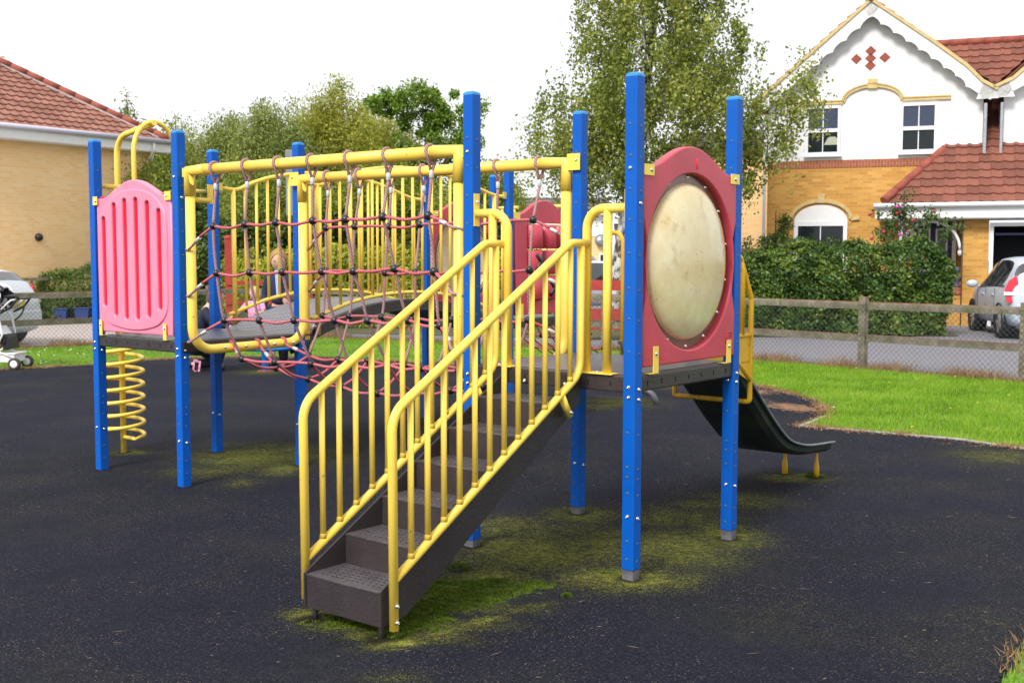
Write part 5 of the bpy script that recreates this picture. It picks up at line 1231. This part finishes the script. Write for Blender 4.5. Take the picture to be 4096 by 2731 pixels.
hedge('shrub', (4.05,24.7,0), .0, 1.1, 1.1, 1.55, 'looser leafy shrub between the slide and the beech hedge', M['beech'], 5000, .05, M['twigs'], .2, cat='shrub', sprig=12, seedv=7)
M['conifer'] = leafmat('conifer_leaves', [(.05,.09,.015),(.10,.16,.025),(.17,.23,.045)], .6, .2, 1.)
hedge('conifer_hedge', (-10.25,28.7,0), .25, 2.9, 1.0, 1.22, 'low green conifer bush in front of the left house wall', M['conifer'], 12000, .06, M['twigs'], .2, cat='bush', seedv=8, aspect=.25, ends=.5)
M['yelbush'] = leafmat('yellow_green_leaves', [(.10,.15,.012),(.24,.30,.025),(.42,.44,.05),(.55,.52,.08)], .5, .35, 1.2)
hedge('golden_hedge', (-4.3,26.5,0), -.05, 4.6, 1.2, 1.62, 'golden yellow-green shrubs behind the wire fence and the boy', M['yelbush'], 20000, .055, M['twigs'], .22, cat='bush', sprig=60, top=.12, seedv=9)
hedge('golden_hedge', (-.2,27,0), .0, 3.0, 1.0, 1.5, 'smaller golden shrubs seen between the bridge balusters', M['yelbush'], 9000, .055, M['twigs'], .22, cat='bush', sprig=20, seedv=10)
hedge('dark_hedge', (-4.2,29.6,0), .0, 9.0, 1.2, 2.55, 'tall dark green hedge forming a wall under the tree line', M['darkleaf'], 36000, .075, M['twigs'], .3, sprig=0, top=.2, seedv=12)
hedge('ivy', (2.62,22.9,0), .0, .75, .45, 1.12, 'green ivy climbing beside the red fence at the foot of the birch', M['beech'], 3600, .05, M['twigs'], .12, cat='ivy', seedv=13, ends=.2)
# small upright conifer and climbing rose by the house
tree('conifer', (6.25,27.4,0), 'small dark upright conifer beside the arched window', 'conifer', [(0,0,1.3,.30,.3,.9,1),(-.22,0,1.2,.25,.25,.8,.8),(.16,0,2.0,.17,.17,.65,.6),(-.2,0,1.9,.13,.13,.4,.3)], M['conifer'], M['bark'], [(0,0,-.1,.05),(0,0,1,.04),(0,0,2,.02),(0,0,2.7,.01)], 170, 70, .05, 0, .13, None, .3, 0, 31, .2)
rs = tree('rose_bush', (8.95,26.3,0), 'straggling climbing rose with pink and red blooms in front of the porch', 'rose bush', [(-.3,0,2.3,.5,.3,.45,.8),(.35,0,2.5,.6,.3,.3,.7),(.9,0,2.3,.45,.3,.3,.5),(-.1,0,3.0,.25,.2,.35,.3),(.5,0,1.7,.6,.3,.35,.7),(-.5,0,1.7,.3,.3,.3,.5)], leafmat('rose_leaves', [(.03,.06,.015),(.07,.13,.03),(.13,.20,.05)], .5, .3, 1.), M['bark'], [(0,0,-.1,.03),(.03,0,1.2,.025),(.0,0,2.2,.018),(-.05,0,3.2,.008)], 62, 34, .045, 0, .17, None, .55, 9, 33, .1)
mpk = mat('magenta_rose_petals', (.55,.03,.30), .6); mrd = mat('red_rose_petals', (.40,.03,.05), .6)
for k in range(18):
    b = MB(); x, z = random.uniform(-.9,1.1), random.uniform(1.35,2.85); b.ball((x,-.25+random.uniform(-.1,.1),z), (.045,.04,.038), 8); b.ball((x+.03,-.27,z+.02), (.035,.03,.03), 6)
    b.build('rose_bloom', mrd if random.random() < .72 else mpk, rs)
# bare little tree tops over the left roof
for k, (x, y, z, w, lab) in enumerate(((-15.8,36,7.6,.9,'wispy pale tree top rising behind the left roof apex'),(-12.6,38,6.9,.8,'thin pale green tree top above the middle of the left roof slope'),(-11.9,41,6.6,.9,'thin pale tree top above the lower end of the left roof'))):
    tree('tree', (x, y, 0), lab, 'tree', [(0,0,z-.9,w*.6,.5,.9,1),(w*.4,0,z-1.6,w*.5,.4,.6,.7)], M['greytree'], M['bark'], [(0,0,-.1,.12),(0,0,z*.5,.08),(.05,0,z*.8,.04),(0,0,z,.01)], 46, 26, .075, .3, .3, 'wispy trees behind the left house', .4, 8, 40+k, .1)
# ================================================================ PEOPLE
SK = mat('skin', (.62,.36,.27), .5, sub=.08)
def skin_body(name, joints, edges, m_, parent, root=0, sub=2):
    me = bpy.data.meshes.new(name); me.from_pydata([j[:3] for j in joints], edges, []); o = bpy.data.objects.new(name, me); COL.objects.link(o)
    o.modifiers.new('skin', 'SKIN'); sv = me.skin_vertices[0].data
    for i, j in enumerate(joints): sv[i].radius = (j[3], j[4] if len(j) > 4 else j[3]); sv[i].use_root = (i == root)
    s = o.modifiers.new('sub', 'SUBSURF'); s.levels = s.render_levels = sub
    dg = bpy.context.evaluated_depsgraph_get(); dg.update()
    nm = bpy.data.meshes.new_from_object(o.evaluated_get(dg)); bpy.data.objects.remove(o); bpy.data.meshes.remove(me)
    nm.name = name; nm.materials.clear(); nm.materials.append(m_)
    for p in nm.polygons: p.use_smooth = True
    o = bpy.data.objects.new(name, nm); COL.objects.link(o); o.parent = parent; return o
def hand_chain(J, E_, w, d, s=1.):
    """five fingers from wrist index w along direction d"""
    p = V(J[w][:3]); d = V(d).normalized(); side = d.cross(V((0,1,0)))
    if side.length < .3: side = d.cross(V((1,0,0)))
    side.normalize(); up = side.cross(d)
    pal = len(J); q = p+d*.05*s; J.append((*q, .024*s, .014*s)); E_.append((w, pal))
    for k, (o_, l) in enumerate(((-.024,.055),(-.008,.066),(.008,.062),(.024,.048))):
        a = len(J); c = q+d*.03*s+side*o_*s; J.append((*c, .0085*s)); E_.append((pal, a)); c2 = c+d*l*.55*s-up*.008*s; J.append((*c2, .008*s)); E_.append((a, a+1)); c3 = c2+d*l*.4*s-up*.022*s; J.append((*c3, .0065*s)); E_.append((a+1, a+2))
    a = len(J); c = p+d*.035*s-side*.034*s; J.append((*c, .009*s)); E_.append((pal, a)); c2 = c+d*.03*s-side*.012*s-up*.01*s; J.append((*c2, .0075*s)); E_.append((a, a+1))
def head(mb, c, r, yaw=0., tilt=0.):
    T = Matrix.Translation(c) @ Matrix.Rotation(yaw, 4, 'Z') @ Matrix.Rotation(tilt, 4, 'X')   # face looks along -y
    n = 20; vs = []; m_ = 14
    for i in range(m_+1):
        th = pi*i/m_
        for j in range(n):
            a = 2*pi*j/n; x, y, z = sin(th)*cos(a), sin(th)*sin(a), cos(th)
            fx = .80*(1-.16*max(0, -z)**1.5); fy = .92*(1-.10*max(0, -z)); px, py, pz = x*fx, y*fy, z*1.12
            if y < -.2:
                g = math.exp(-((x/.16)**2+((z+.12)/.22)**2)); py -= .20*g                     # nose
                g = math.exp(-(((abs(x)-.32)/.16)**2+((z-.05)/.13)**2)); py += .09*g          # eye sockets
                g = math.exp(-((x/.25)**2+((z+.85)/.18)**2)); py -= .10*g                     # chin
            vs.append(T @ (V((px, py, pz))*r))
    mb.add(vs, [(i*n+j, (i+1)*n+j, (i+1)*n+(j+1) % n, i*n+(j+1) % n) for i in range(m_) for j in range(n)], 0, True)
    for sx in (-1, 1):
        e = MB(); mb.ball(T @ V((sx*.82*r, .05*r, -.08*r)), (.10*r,.16*r,.24*r), 8)
    return T
def face_bits(T, r, parent):
    e = MB()
    for sx in (-1, 1): e.ball(T @ V((sx*.31*r, -.80*r, .04*r)), (.10*r,.05*r,.06*r), 8)
    e.build('eye', mat('dark_eye', (.03,.02,.02), .2), parent)
    b = MB(); b.ball(T @ V((0, -.84*r, -.50*r)), (.24*r,.06*r,.055*r), 8); b.build('mouth', mat('lip', (.42,.12,.11), .5), parent)
def hair(T, r, parent, col, back=1.15, low=-.1, length=0.):
    m_ = mat('hair', col, .55, var=.35, vscale=30, bump=.8, bscale=60); b = MB(); n = 22; k = 12; vs = []
    for i in range(k+1):
        for j in range(n):
            a = 2*pi*j/n; fr = max(0, -sin(a)); lim = (pi*.50+.55+length)*(1-fr)+(pi*.27)*fr; th = lim*i/k
            x, y, z = sin(th)*cos(a), sin(th)*sin(a), cos(th); w = 1.07+.025*sin(a*7+i)+.015*sin(a*13+i*2)
            vs.append(T @ (V((x*.82*w, y*.94*w+.03, z*1.13*w))*r))
    b.add(vs, [(i*n+j, (i+1)*n+j, (i+1)*n+(j+1) % n, i*n+(j+1) % n) for i in range(k) for j in range(n)], 0, True)
    o = b.build('hair', m_, parent); s = o.modifiers.new('s', 'SOLIDIFY'); s.thickness = .012; return o
def person(loc, label, J, E_, headc, hr, hcol, clothes, yaw=0., tilt=0., hands=(), hlen=0., group=None, hs_=1.):
    J = list(J); E_ = list(E_); base = list(J)
    for w, d in hands: hand_chain(J, E_, w, d, hs_)
    root = empty('person', loc, 0, label, 'person', group)
    cov = set(k for c_ in clothes for k in c_[1] if k not in (7,10))
    Jb = [((j[0],j[1],j[2],j[3]*.72,(j[4] if len(j) > 4 else j[3])*.72) if i in cov else j) for i, j in enumerate(J)]
    body = skin_body('body', Jb, E_, SK, root)
    hb = MB(); T = head(hb, V(headc), hr, yaw, tilt); ho = hb.build('tmp', SK)
    bm = bmesh.new(); bm.from_mesh(body.data); bm.from_mesh(ho.data); bm.to_mesh(body.data); bm.free(); bpy.data.objects.remove(ho)
    face_bits(T, hr, root); hair(T, hr, root, hcol, length=hlen)
    for name, idx, es, m_, grow, r0 in clothes:
        mp = {k: i for i, k in enumerate(idx)}
        skin_body(name, [(*base[k][:3], base[k][3]+grow, (base[k][4] if len(base[k]) > 4 else base[k][3])+grow) for k in idx], [(mp[a], mp[c]) for a, c in es], m_, root, mp[r0])
    return root
navyc = mat('navy_cloth', (.012,.02,.065), .8, var=.2, bump=.3, bscale=40); lblue = mat('light_blue_shirt', (.35,.48,.72), .8)
denim = mat('dark_denim', (.012,.016,.035), .8, var=.3); pinkc = mat('pink_patterned_cloth', (.72,.12,.40), .8, var=.5, vscale=30, varcol=(.75,.5,.62)); shoe = mat('dark_shoe', (.02,.02,.03), .5)
jeansb = mat('pale_blue_cloth', (.22,.36,.60), .8)
# joints: 0 pelvis 1 waist 2 chest 3 neck 4 headbase | 5 Lsh 6 Lelb 7 Lwrist | 8 Rsh 9 Relb 10 Rwrist | 11 Lhip 12 Lknee 13 Lankle 14 Ltoe | 15.. right
EB = [(0,1),(1,2),(2,3),(3,4),(2,5),(5,6),(6,7),(2,8),(8,9),(9,10),(0,11),(11,12),(12,13),(13,14),(0,15),(15,16),(16,17),(17,18)]
def std(h, lean=0.):
    s = h/1.7
    return [(0,0,.92*s,.13*s,.10*s),(0,0,1.05*s,.12*s,.09*s),(0,0,1.27*s,.145*s,.10*s),(0,.0,1.42*s,.05*s),(0,0,1.50*s,.048*s),
            (-.17*s,0,1.36*s,.052*s),(-.23*s,.02,1.10*s,.040*s),(-.22*s,-.06*s,.87*s,.027*s),(.17*s,0,1.36*s,.052*s),(.23*s,.02,1.10*s,.040*s),(.22*s,-.06*s,.87*s,.027*s),
            (-.09*s,0,.84*s,.085*s),(-.10*s,-.02*s,.48*s,.055*s),(-.10*s,.02*s,.08*s,.037*s),(-.11*s,-.13*s,.035*s,.032*s),(.09*s,0,.84*s,.085*s),(.10*s,-.02*s,.48*s,.055*s),(.10*s,.02*s,.08*s,.037*s),(.11*s,-.13*s,.035*s,.032*s)]
J = std(1.62)
TOP = ('blazer', [0,1,2,5,6,7,8,9,10], [(0,1),(1,2),(2,5),(5,6),(6,7),(2,8),(8,9),(9,10)], navyc, .018, 0)
SHO = ('shorts', [0,11,12,15,16], [(0,11),(11,12),(0,15),(15,16)], navyc, .018, 0)
p1 = person((-3.42,16.9,0), 'boy with ginger hair in a navy blazer and pale blue shirt standing behind the spinner', J, EB, (0,-.02,1.545), .145, (.42,.22,.07), [TOP, SHO, ('shoe', [13,14], [(13,14)], shoe, .014, 13), ('shoe', [17,18], [(17,18)], shoe, .014, 17)], .12, .18, [(7,(-.02,-.05,-1)),(10,(.02,-.05,-1))])
b = MB(); b.prism([(-.035,-.135,1.36),(.035,-.135,1.36),(.012,-.150,1.02),(-.012,-.150,1.02)], (0,.02,0)); b.prism([(-.05,-.10,1.40),(.05,-.10,1.40),(.03,-.135,1.34),(-.03,-.135,1.34)], (0,.03,0)); b.build('shirt', lblue, p1)
# adult crouching on one knee, facing right
J = [(0,0,.42,.17,.13),(.04,0,.56,.15,.12),(.12,0,.78,.16,.12),(.20,0,.93,.06),(.225,0,.97,.052),
     (.15,-.17,.84,.06),(.30,-.20,.66,.045),(.50,-.14,.62,.03),(.14,.17,.84,.06),(.30,.18,.66,.045),(.50,.10,.60,.03),
     (.05,-.10,.38,.11),(.40,-.12,.40,.075),(.30,-.12,.10,.045),(.42,-.12,.045,.036),(.02,.11,.34,.11),(.30,.14,.10,.075),(-.10,.13,.08,.045),(-.20,.13,.05,.036)]
P2 = person((-4.42,16.1,0), 'person with long brown hair in dark top and jeans crouching left of the spinner', J, EB, (.27,0,1.035), .118, (.16,.06,.03),
   [('jumper', [0,1,2,5,6,7,8,9,10], TOP[2], mat('blue_black_top', (.01,.015,.04), .8, var=.3), .02, 0), ('jeans', [0,11,12,13,15,16,17], [(0,11),(11,12),(12,13),(0,15),(15,16),(16,17)], denim, .016, 0), ('shoe', [13,14], [(13,14)], shoe, .014, 13), ('shoe', [17,18], [(17,18)], shoe, .014, 17)], pi/2, .25, [(7,(1,.2,-.2)),(10,(1,-.2,-.2))], .5)
# toddler sitting on the spinner
s = .55
J = [(0,0,.60,.085,.07),(0,0,.68,.08,.065),(.01,0,.80,.085,.065),(.01,0,.875,.033),(.01,0,.905,.032),(-.10,-.03,.85,.034),(-.18,-.08,.74,.026),(-.26,-.12,.68,.019),(.11,-.02,.85,.034),(.15,-.10,.75,.026),(.08,-.18,.72,.019),
     (-.05,-.03,.57,.05),(-.07,-.20,.56,.04),(-.08,-.21,.38,.026),(-.08,-.27,.35,.022),(.05,-.03,.57,.05),(.07,-.20,.56,.04),(.08,-.21,.38,.026),(.08,-.27,.35,.022)]
person((-3.62,16.15,.09), 'toddler with short blond hair in a pink patterned top riding on the spinner', J, EB, (.012,-.005,.985), .092, (.62,.42,.18),
   [('top', [0,1,2,5,6,8,9], [(0,1),(1,2),(2,5),(5,6),(2,8),(8,9)], pinkc, .012, 0), ('trousers', [0,11,12,13,15,16,17], [(0,11),(11,12),(12,13),(0,15),(15,16),(16,17)], jeansb, .010, 0), ('shoe', [13,14], [(13,14)], shoe, .008, 13), ('shoe', [17,18], [(17,18)], shoe, .008, 17)], -.5, .2, [(7,(-.8,-.4,-.3)),(10,(-.2,-1,-.2))], .1, None, .7)
# second crouching figure, only head and shoulders show above the bridge
J = [(0,0,.40,.16,.13),(0,0,.55,.14,.11),(-.02,-.02,.72,.15,.11),(-.04,-.04,.86,.055),(-.05,-.05,.90,.05),(-.18,-.05,.79,.055),(-.26,-.18,.62,.042),(-.20,-.38,.60,.028),(.15,-.02,.79,.055),(.20,-.20,.62,.042),(.10,-.38,.58,.028),
     (-.09,-.02,.36,.10),(-.14,-.34,.40,.07),(-.14,-.22,.10,.045),(-.15,-.34,.045,.035),(.09,-.02,.36,.10),(.16,-.34,.38,.07),(.15,-.20,.10,.045),(.16,-.33,.045,.035)]
person((-3.12,16.6,0), 'person with brown hair bending low behind the arched bridge, to the right of the boy', J, EB, (-.07,-.07,.975), .125, (.13,.05,.03),
   [('jumper', [0,1,2,5,6,7,8,9,10], TOP[2], navyc, .02, 0), ('jeans', [0,11,12,13,15,16,17], [(0,11),(11,12),(12,13),(0,15),(15,16),(16,17)], denim, .016, 0)], -.6, .5, [(7,(.3,-1,-.2)),(10,(-.1,-1,-.2))], .4)
# ================================================================ SPINNER
M['spblue'] = mat('bright_blue_painted_tube', (.0,.16,.55), .35)
sp_ = empty('playground_spinner', (-3.45,16.0,0), 0, 'small blue roundabout ring on a central post behind the rope tunnel', 'roundabout')
b = MB(); b.tube([(.36*cos(a), .36*sin(a), .33) for a in [2*pi*k/36 for k in range(36)]], .024, 10, closed=True); b.build('ring', M['spblue'], sp_)
b = MB(); b.lathe([(.05,0),(.05,.30),(.07,.32),(.07,.40),(.0,.41)], n=16); [b.tube([(0,0,.34),(.36*cos(a),.36*sin(a),.33)], .02, 8) for a in (0.4,2.5,4.6)]; b.build('hub', M['spblue'], sp_)
for a in (.1, 1.2, 3.3):
    b = MB(); b.cbox((.24*cos(a)+.0,.24*sin(a),.42), (.13,.13,.16)); b.build('seat', M['spblue'], sp_, bevel=.02)
b = MB(); b.lathe([(.12,0),(.11,.015),(.05,.02)], n=14); b.build('base_plate', mat('rusty_plate', (.3,.07,.03), .8, var=.4), sp_)
b = MB(); [b.prism([(x,0,z),(x+.05,0,z-.01),(x+.03,0,z-.16),(x-.02,0,z-.15)], (0,.02,.0)) for x, z in ((0,.18),(.05,.16),(.02,.14))]; o = b.build('cloth_bag', mat('pink_white_cloth', (.7,.45,.55), .8, var=.5, vscale=30, varcol=(.5,.06,.2)), loc=(-4.42,15.9,.0)); tag(o, 'small pink and white cloth on the ground beside the crouching person', 'cloth')
# ================================================================ CARS
M['silver'] = mat('silver_blue_car_paint', (.50,.57,.66), .35, .1, coat=.3); M['silverW'] = mat('pale_silver_car_paint', (.66,.70,.76), .35, .05, coat=.3)
M['tyre'] = mat('tyre_rubber', (.012,.012,.013), .8); M['rim'] = mat('alloy_rim', (.55,.57,.60), .3, .8); M['tail'] = mat('red_tail_lamp', (.62,.01,.03), .15, coat=.6); M['taillt'] = mat('clear_lamp_band', (.75,.70,.75), .15, coat=.5)
M['carglass'] = mat('tinted_car_glass', (.018,.024,.026), .05, spec=1., coat=.5)
def car(loc, rz, paint, label, L_=4.2, Wd=1.78, H_=1.5, grp=None):
    """nose at +x, tail at -x"""
    root = empty('parked_car', loc, rz, label, 'car', grp)
    st = [ # x, z_low, z_belt, z_roof, w_low, w_belt, w_roof
        (-.50,.42,.72,.75,.66,.70,.66),(-.495,.30,.80,.86,.80,.84,.72),(-.475,.24,.92,1.06,.86,.89,.70),(-.45,.22,.96,1.22,.88,.92,.68),(-.40,.20,.965,1.385,.89,.95,.66),(-.34,.20,.955,1.445,.90,.97,.64),(-.22,.20,.935,1.485,.905,.985,.63),(-.08,.20,.915,1.495,.905,.99,.63),(.05,.20,.90,1.47,.905,.99,.62),(.15,.20,.89,1.37,.905,.985,.62),
        (.24,.20,.885,1.16,.90,.975,.64),(.30,.20,.875,.99,.90,.96,.68),(.38,.21,.84,.90,.89,.92,.70),(.45,.24,.76,.81,.84,.86,.66),(.495,.30,.60,.66,.70,.72,.58),(.50,.38,.50,.53,.55,.56,.5)]
    hw = Wd/2; sc = H_/1.5; secs = []
    for (x, zl, zb, zr, wl, wb, wr) in st:
        x *= L_; zl *= sc; zb *= sc; zr *= sc
        pts = [(0,zl),(wl*.86,zl),(wl,zl+.07),(wb*.995,zl+(zb-zl)*.45),(wb,zl+(zb-zl)*.78),(wb*.955,zb),(wb*.955-(wb*.955-wr)*.5,zb+(zr-zb)*.5),(wr+.02,zb+(zr-zb)*.90),(wr*.82,zr-.005+.01*(zr-zb)),(wr*.4,zr+.012),(0,zr+.016)]
        secs.append([(x, y*hw, z) for y, z in pts]+[(x, -y*hw, z) for y, z in pts[-2:0:-1]])
    n = len(secs[0]); vs = [p for s_ in secs for p in s_]; B = MB(); GW = MB(); 
    gl = {}
    def isglass(i, j):
        x = (st[i][0]+st[i+1][0])/2; side = j in (5,6) or j in (n-7,n-6); 
        if side and -.37 < x < .20: return 'side_window'
        if j in (6,7,8,9,10,11,12,13) and x > .06 and x < .30: return 'windscreen'
        if j in (6,7,8,9,10,11,12,13) and -.46 < x < -.38: return 'rear_window'
        return None
    for i in range(len(secs)-1):
        for j in range(n):
            f = (i*n+j, i*n+(j+1) % n, (i+1)*n+(j+1) % n, (i+1)*n+j); g = isglass(i, j)
            if g: gl.setdefault((g, j < n/2 if g == 'side_window' else 0), []).append(f)
            else: B.f.append(f); B.mi.append(0); B.sm.append(True)
    for e, o_ in ((0, False), (len(secs)-1, True)): B.f.append(tuple(e*n+j for j in range(n))); B.mi.append(0); B.sm.append(False)
    B.v = vs; bo = B.build('body', paint, root)
    m_ = bo.modifiers.new('s', 'SUBSURF'); m_.levels = m_.render_levels = 1
    for (g, _), fs_ in gl.items():
        q = MB(); q.v = vs; q.f = list(fs_); q.mi = [0]*len(fs_); q.sm = [True]*len(fs_); go = q.build(g, M['carglass'], root)
        bm = bmesh.new(); bm.from_mesh(go.data); bmesh.ops.delete(bm, geom=[v for v in bm.verts if not v.link_faces], context='VERTS'); bm.to_mesh(go.data); bm.free()
        sm = go.modifiers.new('s', 'SUBSURF'); sm.levels = sm.render_levels = 1
    # pillars and trim
    for sy in (-1, 1):
        t_ = MB(); t_.bar((-.02*L_, sy*hw*.955, .93*sc), (-.03*L_, sy*hw*.70, 1.42*sc), .05, .02); t_.build('door_pillar', M['black'], root)
        t_ = MB()
        t_.tube([(-.36*L_, sy*(hw*.935), .965*sc), (.20*L_, sy*(hw*.94), .90*sc)], .012, 6); t_.build('window_trim', M['black'], root)
        t_ = MB(); [t_.cbox((x*L_, sy*(hw+.002)*.985, .78*sc), (.16,.03,.03)) for x in (-.17,.06)]; t_.build('door_handle', paint, root, bevel=.008)
        t_ = MB(); [t_.bar((x*L_, sy*hw*.998*.985, .30*sc), (x*L_, sy*hw*.975, .90*sc), .006, .008) for x in (-.20,.0,.19)]; t_.build('door_gap', M['black'], root)
        t_ = MB(); t_.ball((.17*L_, sy*(hw+.11), .96*sc), (.07,.13,.085), 12); t_.bar((.17*L_, sy*(hw-.05), .92*sc), (.17*L_, sy*(hw+.06), .93*sc), .04, .03); t_.build('wing_mirror', paint, root)
        t_ = MB(); t_.prism([(-.487*L_, sy*.66, .66*sc),(-.46*L_, sy*.86*hw*1.11, .66*sc),(-.44*L_, sy*.885, .86*sc),(-.44*L_, sy*.80, 1.06*sc),(-.452*L_, sy*.66, 1.16*sc),(-.487*L_, sy*.60, .80*sc)], (-.035,sy*.012,0)); t_.build('tail_lamp', M['tail'], root, bevel=.012)
        t_ = MB(); t_.prism([(-.487*L_, sy*.63, .80*sc),(-.452*L_, sy*.87, .80*sc),(-.447*L_, sy*.88, .86*sc),(-.485*L_, sy*.62, .86*sc)], (-.045,sy*.022,0)); t_.build('lamp_band', M['taillt'], root)
        for x in (-.305, .315):
            w = MB(); c = (x*L_, sy*(hw-.12), .315); w.lathe([(.20,-.09),(.30,-.10),(.315,-.07),(.315,.07),(.30,.10),(.215,.095)], c, (0,sy,0), 28); wo = w.build('wheel', M['tyre'], root)
            r = MB(); r.lathe([(.215,.08),(.20,.06),(.19,.03),(.0,.04)], c, (0,sy,0), 24)
            for k in range(5):
                a = 2*pi*k/5; r.bar((c[0],c[1]+sy*.075,c[2]), (c[0]+.205*cos(a),c[1]+sy*.085,c[2]+.205*sin(a)), .03, .055)
            r.build('rim', M['rim'], wo)
            ar = MB(); ar.lathe([(.345,-.14),(.365,.085),(.375,.127),(.36,.130),(.33,.10),(.2,.09),(.0,.05)], (x*L_, sy*(hw-.135), .33), (0,sy,0), 28); ar.build('wheel_arch', M['black'], root)
    t_ = MB(); t_.cbox((-.498*L_, 0, .55*sc), (.05, Wd*.80, .20)); t_.build('bumper', paint, root, bevel=.025)
    t_ = MB(); t_.cbox((-.505*L_, 0, .80*sc), (.02,.50,.11)); t_.build('number_plate', mat('plain_yellow_plate', (.7,.55,.08), .4), root)
    return root
# axis angles: nose direction
car((10.86,24.2,0), radians(80), M['silver'], 'silver blue hatchback parked nose-in at the open garage, cut by the right edge', 3.9, 1.74, 1.63, None)
car((-10.8,21.0,0), radians(163), M['silverW'], 'pale silver car behind the left fence, only its tail in view', 4.1, 1.75, 1.42, None)
car((2.55,33.5,0), radians(20), M['silver'], 'distant silver car beyond the red fence beside the birch trunk', 4.1, 1.75, 1.5, None)
# ================================================================ PUSHCHAIR
pc = empty('pushchair', (-7.24,16.35,0), 0, 'white framed pushchair with black and white cow patterned hood at the left edge', 'pushchair')
m, nt, b_, tc = newmat('cow_pattern_cloth', .8)
nt.links.new(mixc(nt, rng(nt, noise(nt, tc.outputs['Object'], 5.2, 1, .3), .535, .55), (.80,.80,.82), (.03,.025,.035)), b_.inputs['Base Color']); M['cow'] = m
b = MB(); n = 24; vs = []; fs = []
for i in range(13):
    th = pi*i/12
    for j in range(n+1):
        a = radians(40)+radians(235)*j/n; vs.append((-.13+.235*cos(a)*(sin(th)**.6), -.235*cos(th), 1.01+.225*sin(a)*(sin(th)**.6)))
b.add(vs, [(i*(n+1)+j, i*(n+1)+j+1, (i+1)*(n+1)+j+1, (i+1)*(n+1)+j) for i in range(12) for j in range(n)], 0, True)
for y in (-.225, .225): b.prism([(-.13+.20*cos(a), y, 1.01+.20*sin(a)) for a in [2*pi*k/20 for k in range(20)]], (0,.012,0))
o = b.build('hood', M['cow'], pc); o.modifiers.new('s', 'SOLIDIFY').thickness = .010
b = MB(); b.tube([(.17-.25*cos(a)*.0+.0+.22*cos(a),-.22,.93+.0+.24*sin(a)) for a in [-1.2+k*.15 for k in range(9)]], .012, 8); b.build('hood_trim', M['black'], pc)
for y in (-.21, .21):
    b = MB(); b.tube(fillet([(-.25,y,1.0),(.02,y,.74),(.07,y,.50),(-.02,y,.32)], .08), .014, 8); b.tube([(-.02,y,.34),(-.32,y,.12)], .014, 8); b.tube([(-.1,y,.30),(.22,y,.16)], .013, 8); b.tube([(.06,y,.85),(.20,y,.98),(.26,y,.99)], .014, 8); b.build('side_frame', M['white'], pc)
b = MB(); b.tube(fillet([(.05,-.22,.80),(.20,-.22,.88),(.30,-.22,1.0),(.30,.22,1.0),(.20,.22,.88),(.05,.22,.80)], .05), .016, 8); b.tube(fillet([(.12,-.22,1.03),(.27,-.22,1.05),(.32,-.22,1.0)], .03), .018, 8); b.build('bumper_bar', M['black'], pc)
b = MB(); b.box(-.15,-.19,.36,.10,.19,.50); b.bar((-.10,0,.48),(-.2,0,.88),.38,.05); b.bar((.06,0,.47),(.10,0,.28),.34,.10); b.build('seat', M['black'], pc, bevel=.02)
b = MB(); b.box(-.02,-.20,.10,.22,.20,.215); b.box(-.04,-.21,.215,.24,.21,.235); b.build('foot_rest', M['white'], pc, bevel=.02)
b = MB(); b.bar((-.05,0,.60),(.10,0,.40),.30,.04); b.build('harness', mat('white_strap', (.7,.72,.75), .7), pc)
for (x, y, r) in ((.235,-.235,.086),(.235,.20,.086),(-.34,-.25,.12),(-.34,.25,.12)):
    b = MB(); b.lathe([(r*.6,-.03),(r*.95,-.032),(r,-.02),(r,.02),(r*.95,.032),(r*.6,.03)], (x,y,r), (0,-1,0), 20); w_ = b.build('wheel', mat('grey_brown_tyre', (.06,.05,.045), .8) if 'gbt' not in M else M['gbt'], pc)
    b = MB(); b.lathe([(r*.62,.028),(r*.5,.034),(0,.03)], (x,y,r), (0,-1,0), 16); b.build('hub', M['white'], w_)
# ================================================================ WORLD, SUN, CAMERA
w = bpy.data.worlds.new('World'); scene.world = w; w.use_nodes = True; nt = w.node_tree; bg = nt.nodes['Background']
sky = nt.nodes.new('ShaderNodeTexSky'); sky.sky_type = 'NISHITA'; sky.sun_disc = False
SE, SAZ = radians(44), radians(-150)
sky.sun_elevation = SE; sky.sun_rotation = SAZ; sky.air_density = 1.; sky.dust_density = 3.; sky.ozone_density = 1.
tc = nt.nodes.new('ShaderNodeTexCoord')
cl = noise(nt, tc.outputs['Generated'], 2.2, 5, .5)
cloud = mixc(nt, rng(nt, cl, .35, .7), (10.2,10.4,11.0), (13.5,13.5,13.6))
nt.links.new(mixc(nt, .93, sky.outputs[0], cloud), bg.inputs['Color']); bg.inputs['Strength'].default_value = .083
sd = bpy.data.lights.new('sun', 'SUN'); sd.energy = 3.0; sd.angle = radians(18); sd.color = (1,.95,.88)
so = bpy.data.objects.new('sun', sd); COL.objects.link(so)
dirv = V((sin(SAZ)*cos(SE), cos(SAZ)*cos(SE), sin(SE)))
so.rotation_euler = dirv.to_track_quat('Z', 'Y').to_euler(); so.location = dirv*30
cam = bpy.data.cameras.new('camera'); co = bpy.data.objects.new('camera', cam); COL.objects.link(co)
cam.sensor_width = 36; cam.lens = 36*2640/2352; cam.clip_end = 2000; cam.clip_start = .05
co.location = (0,0,1.6); co.rotation_mode = 'XYZ'
co.matrix_world = Matrix.Translation((0,0,1.6)) @ Matrix.Rotation(pi/2-.0733, 4, 'X') @ Matrix.Rotation(.0018, 4, 'Z')
cam.dof.use_dof = True; cam.dof.focus_distance = 5.9; cam.dof.aperture_fstop = 7.1
scene.camera = co
scene.view_settings.view_transform = 'Standard'; scene.view_settings.look = 'None'; scene.view_settings.exposure = .38; scene.view_settings.gamma = 1
scene.cycles.max_bounces = 6; scene.cycles.transparent_max_bounces = 4
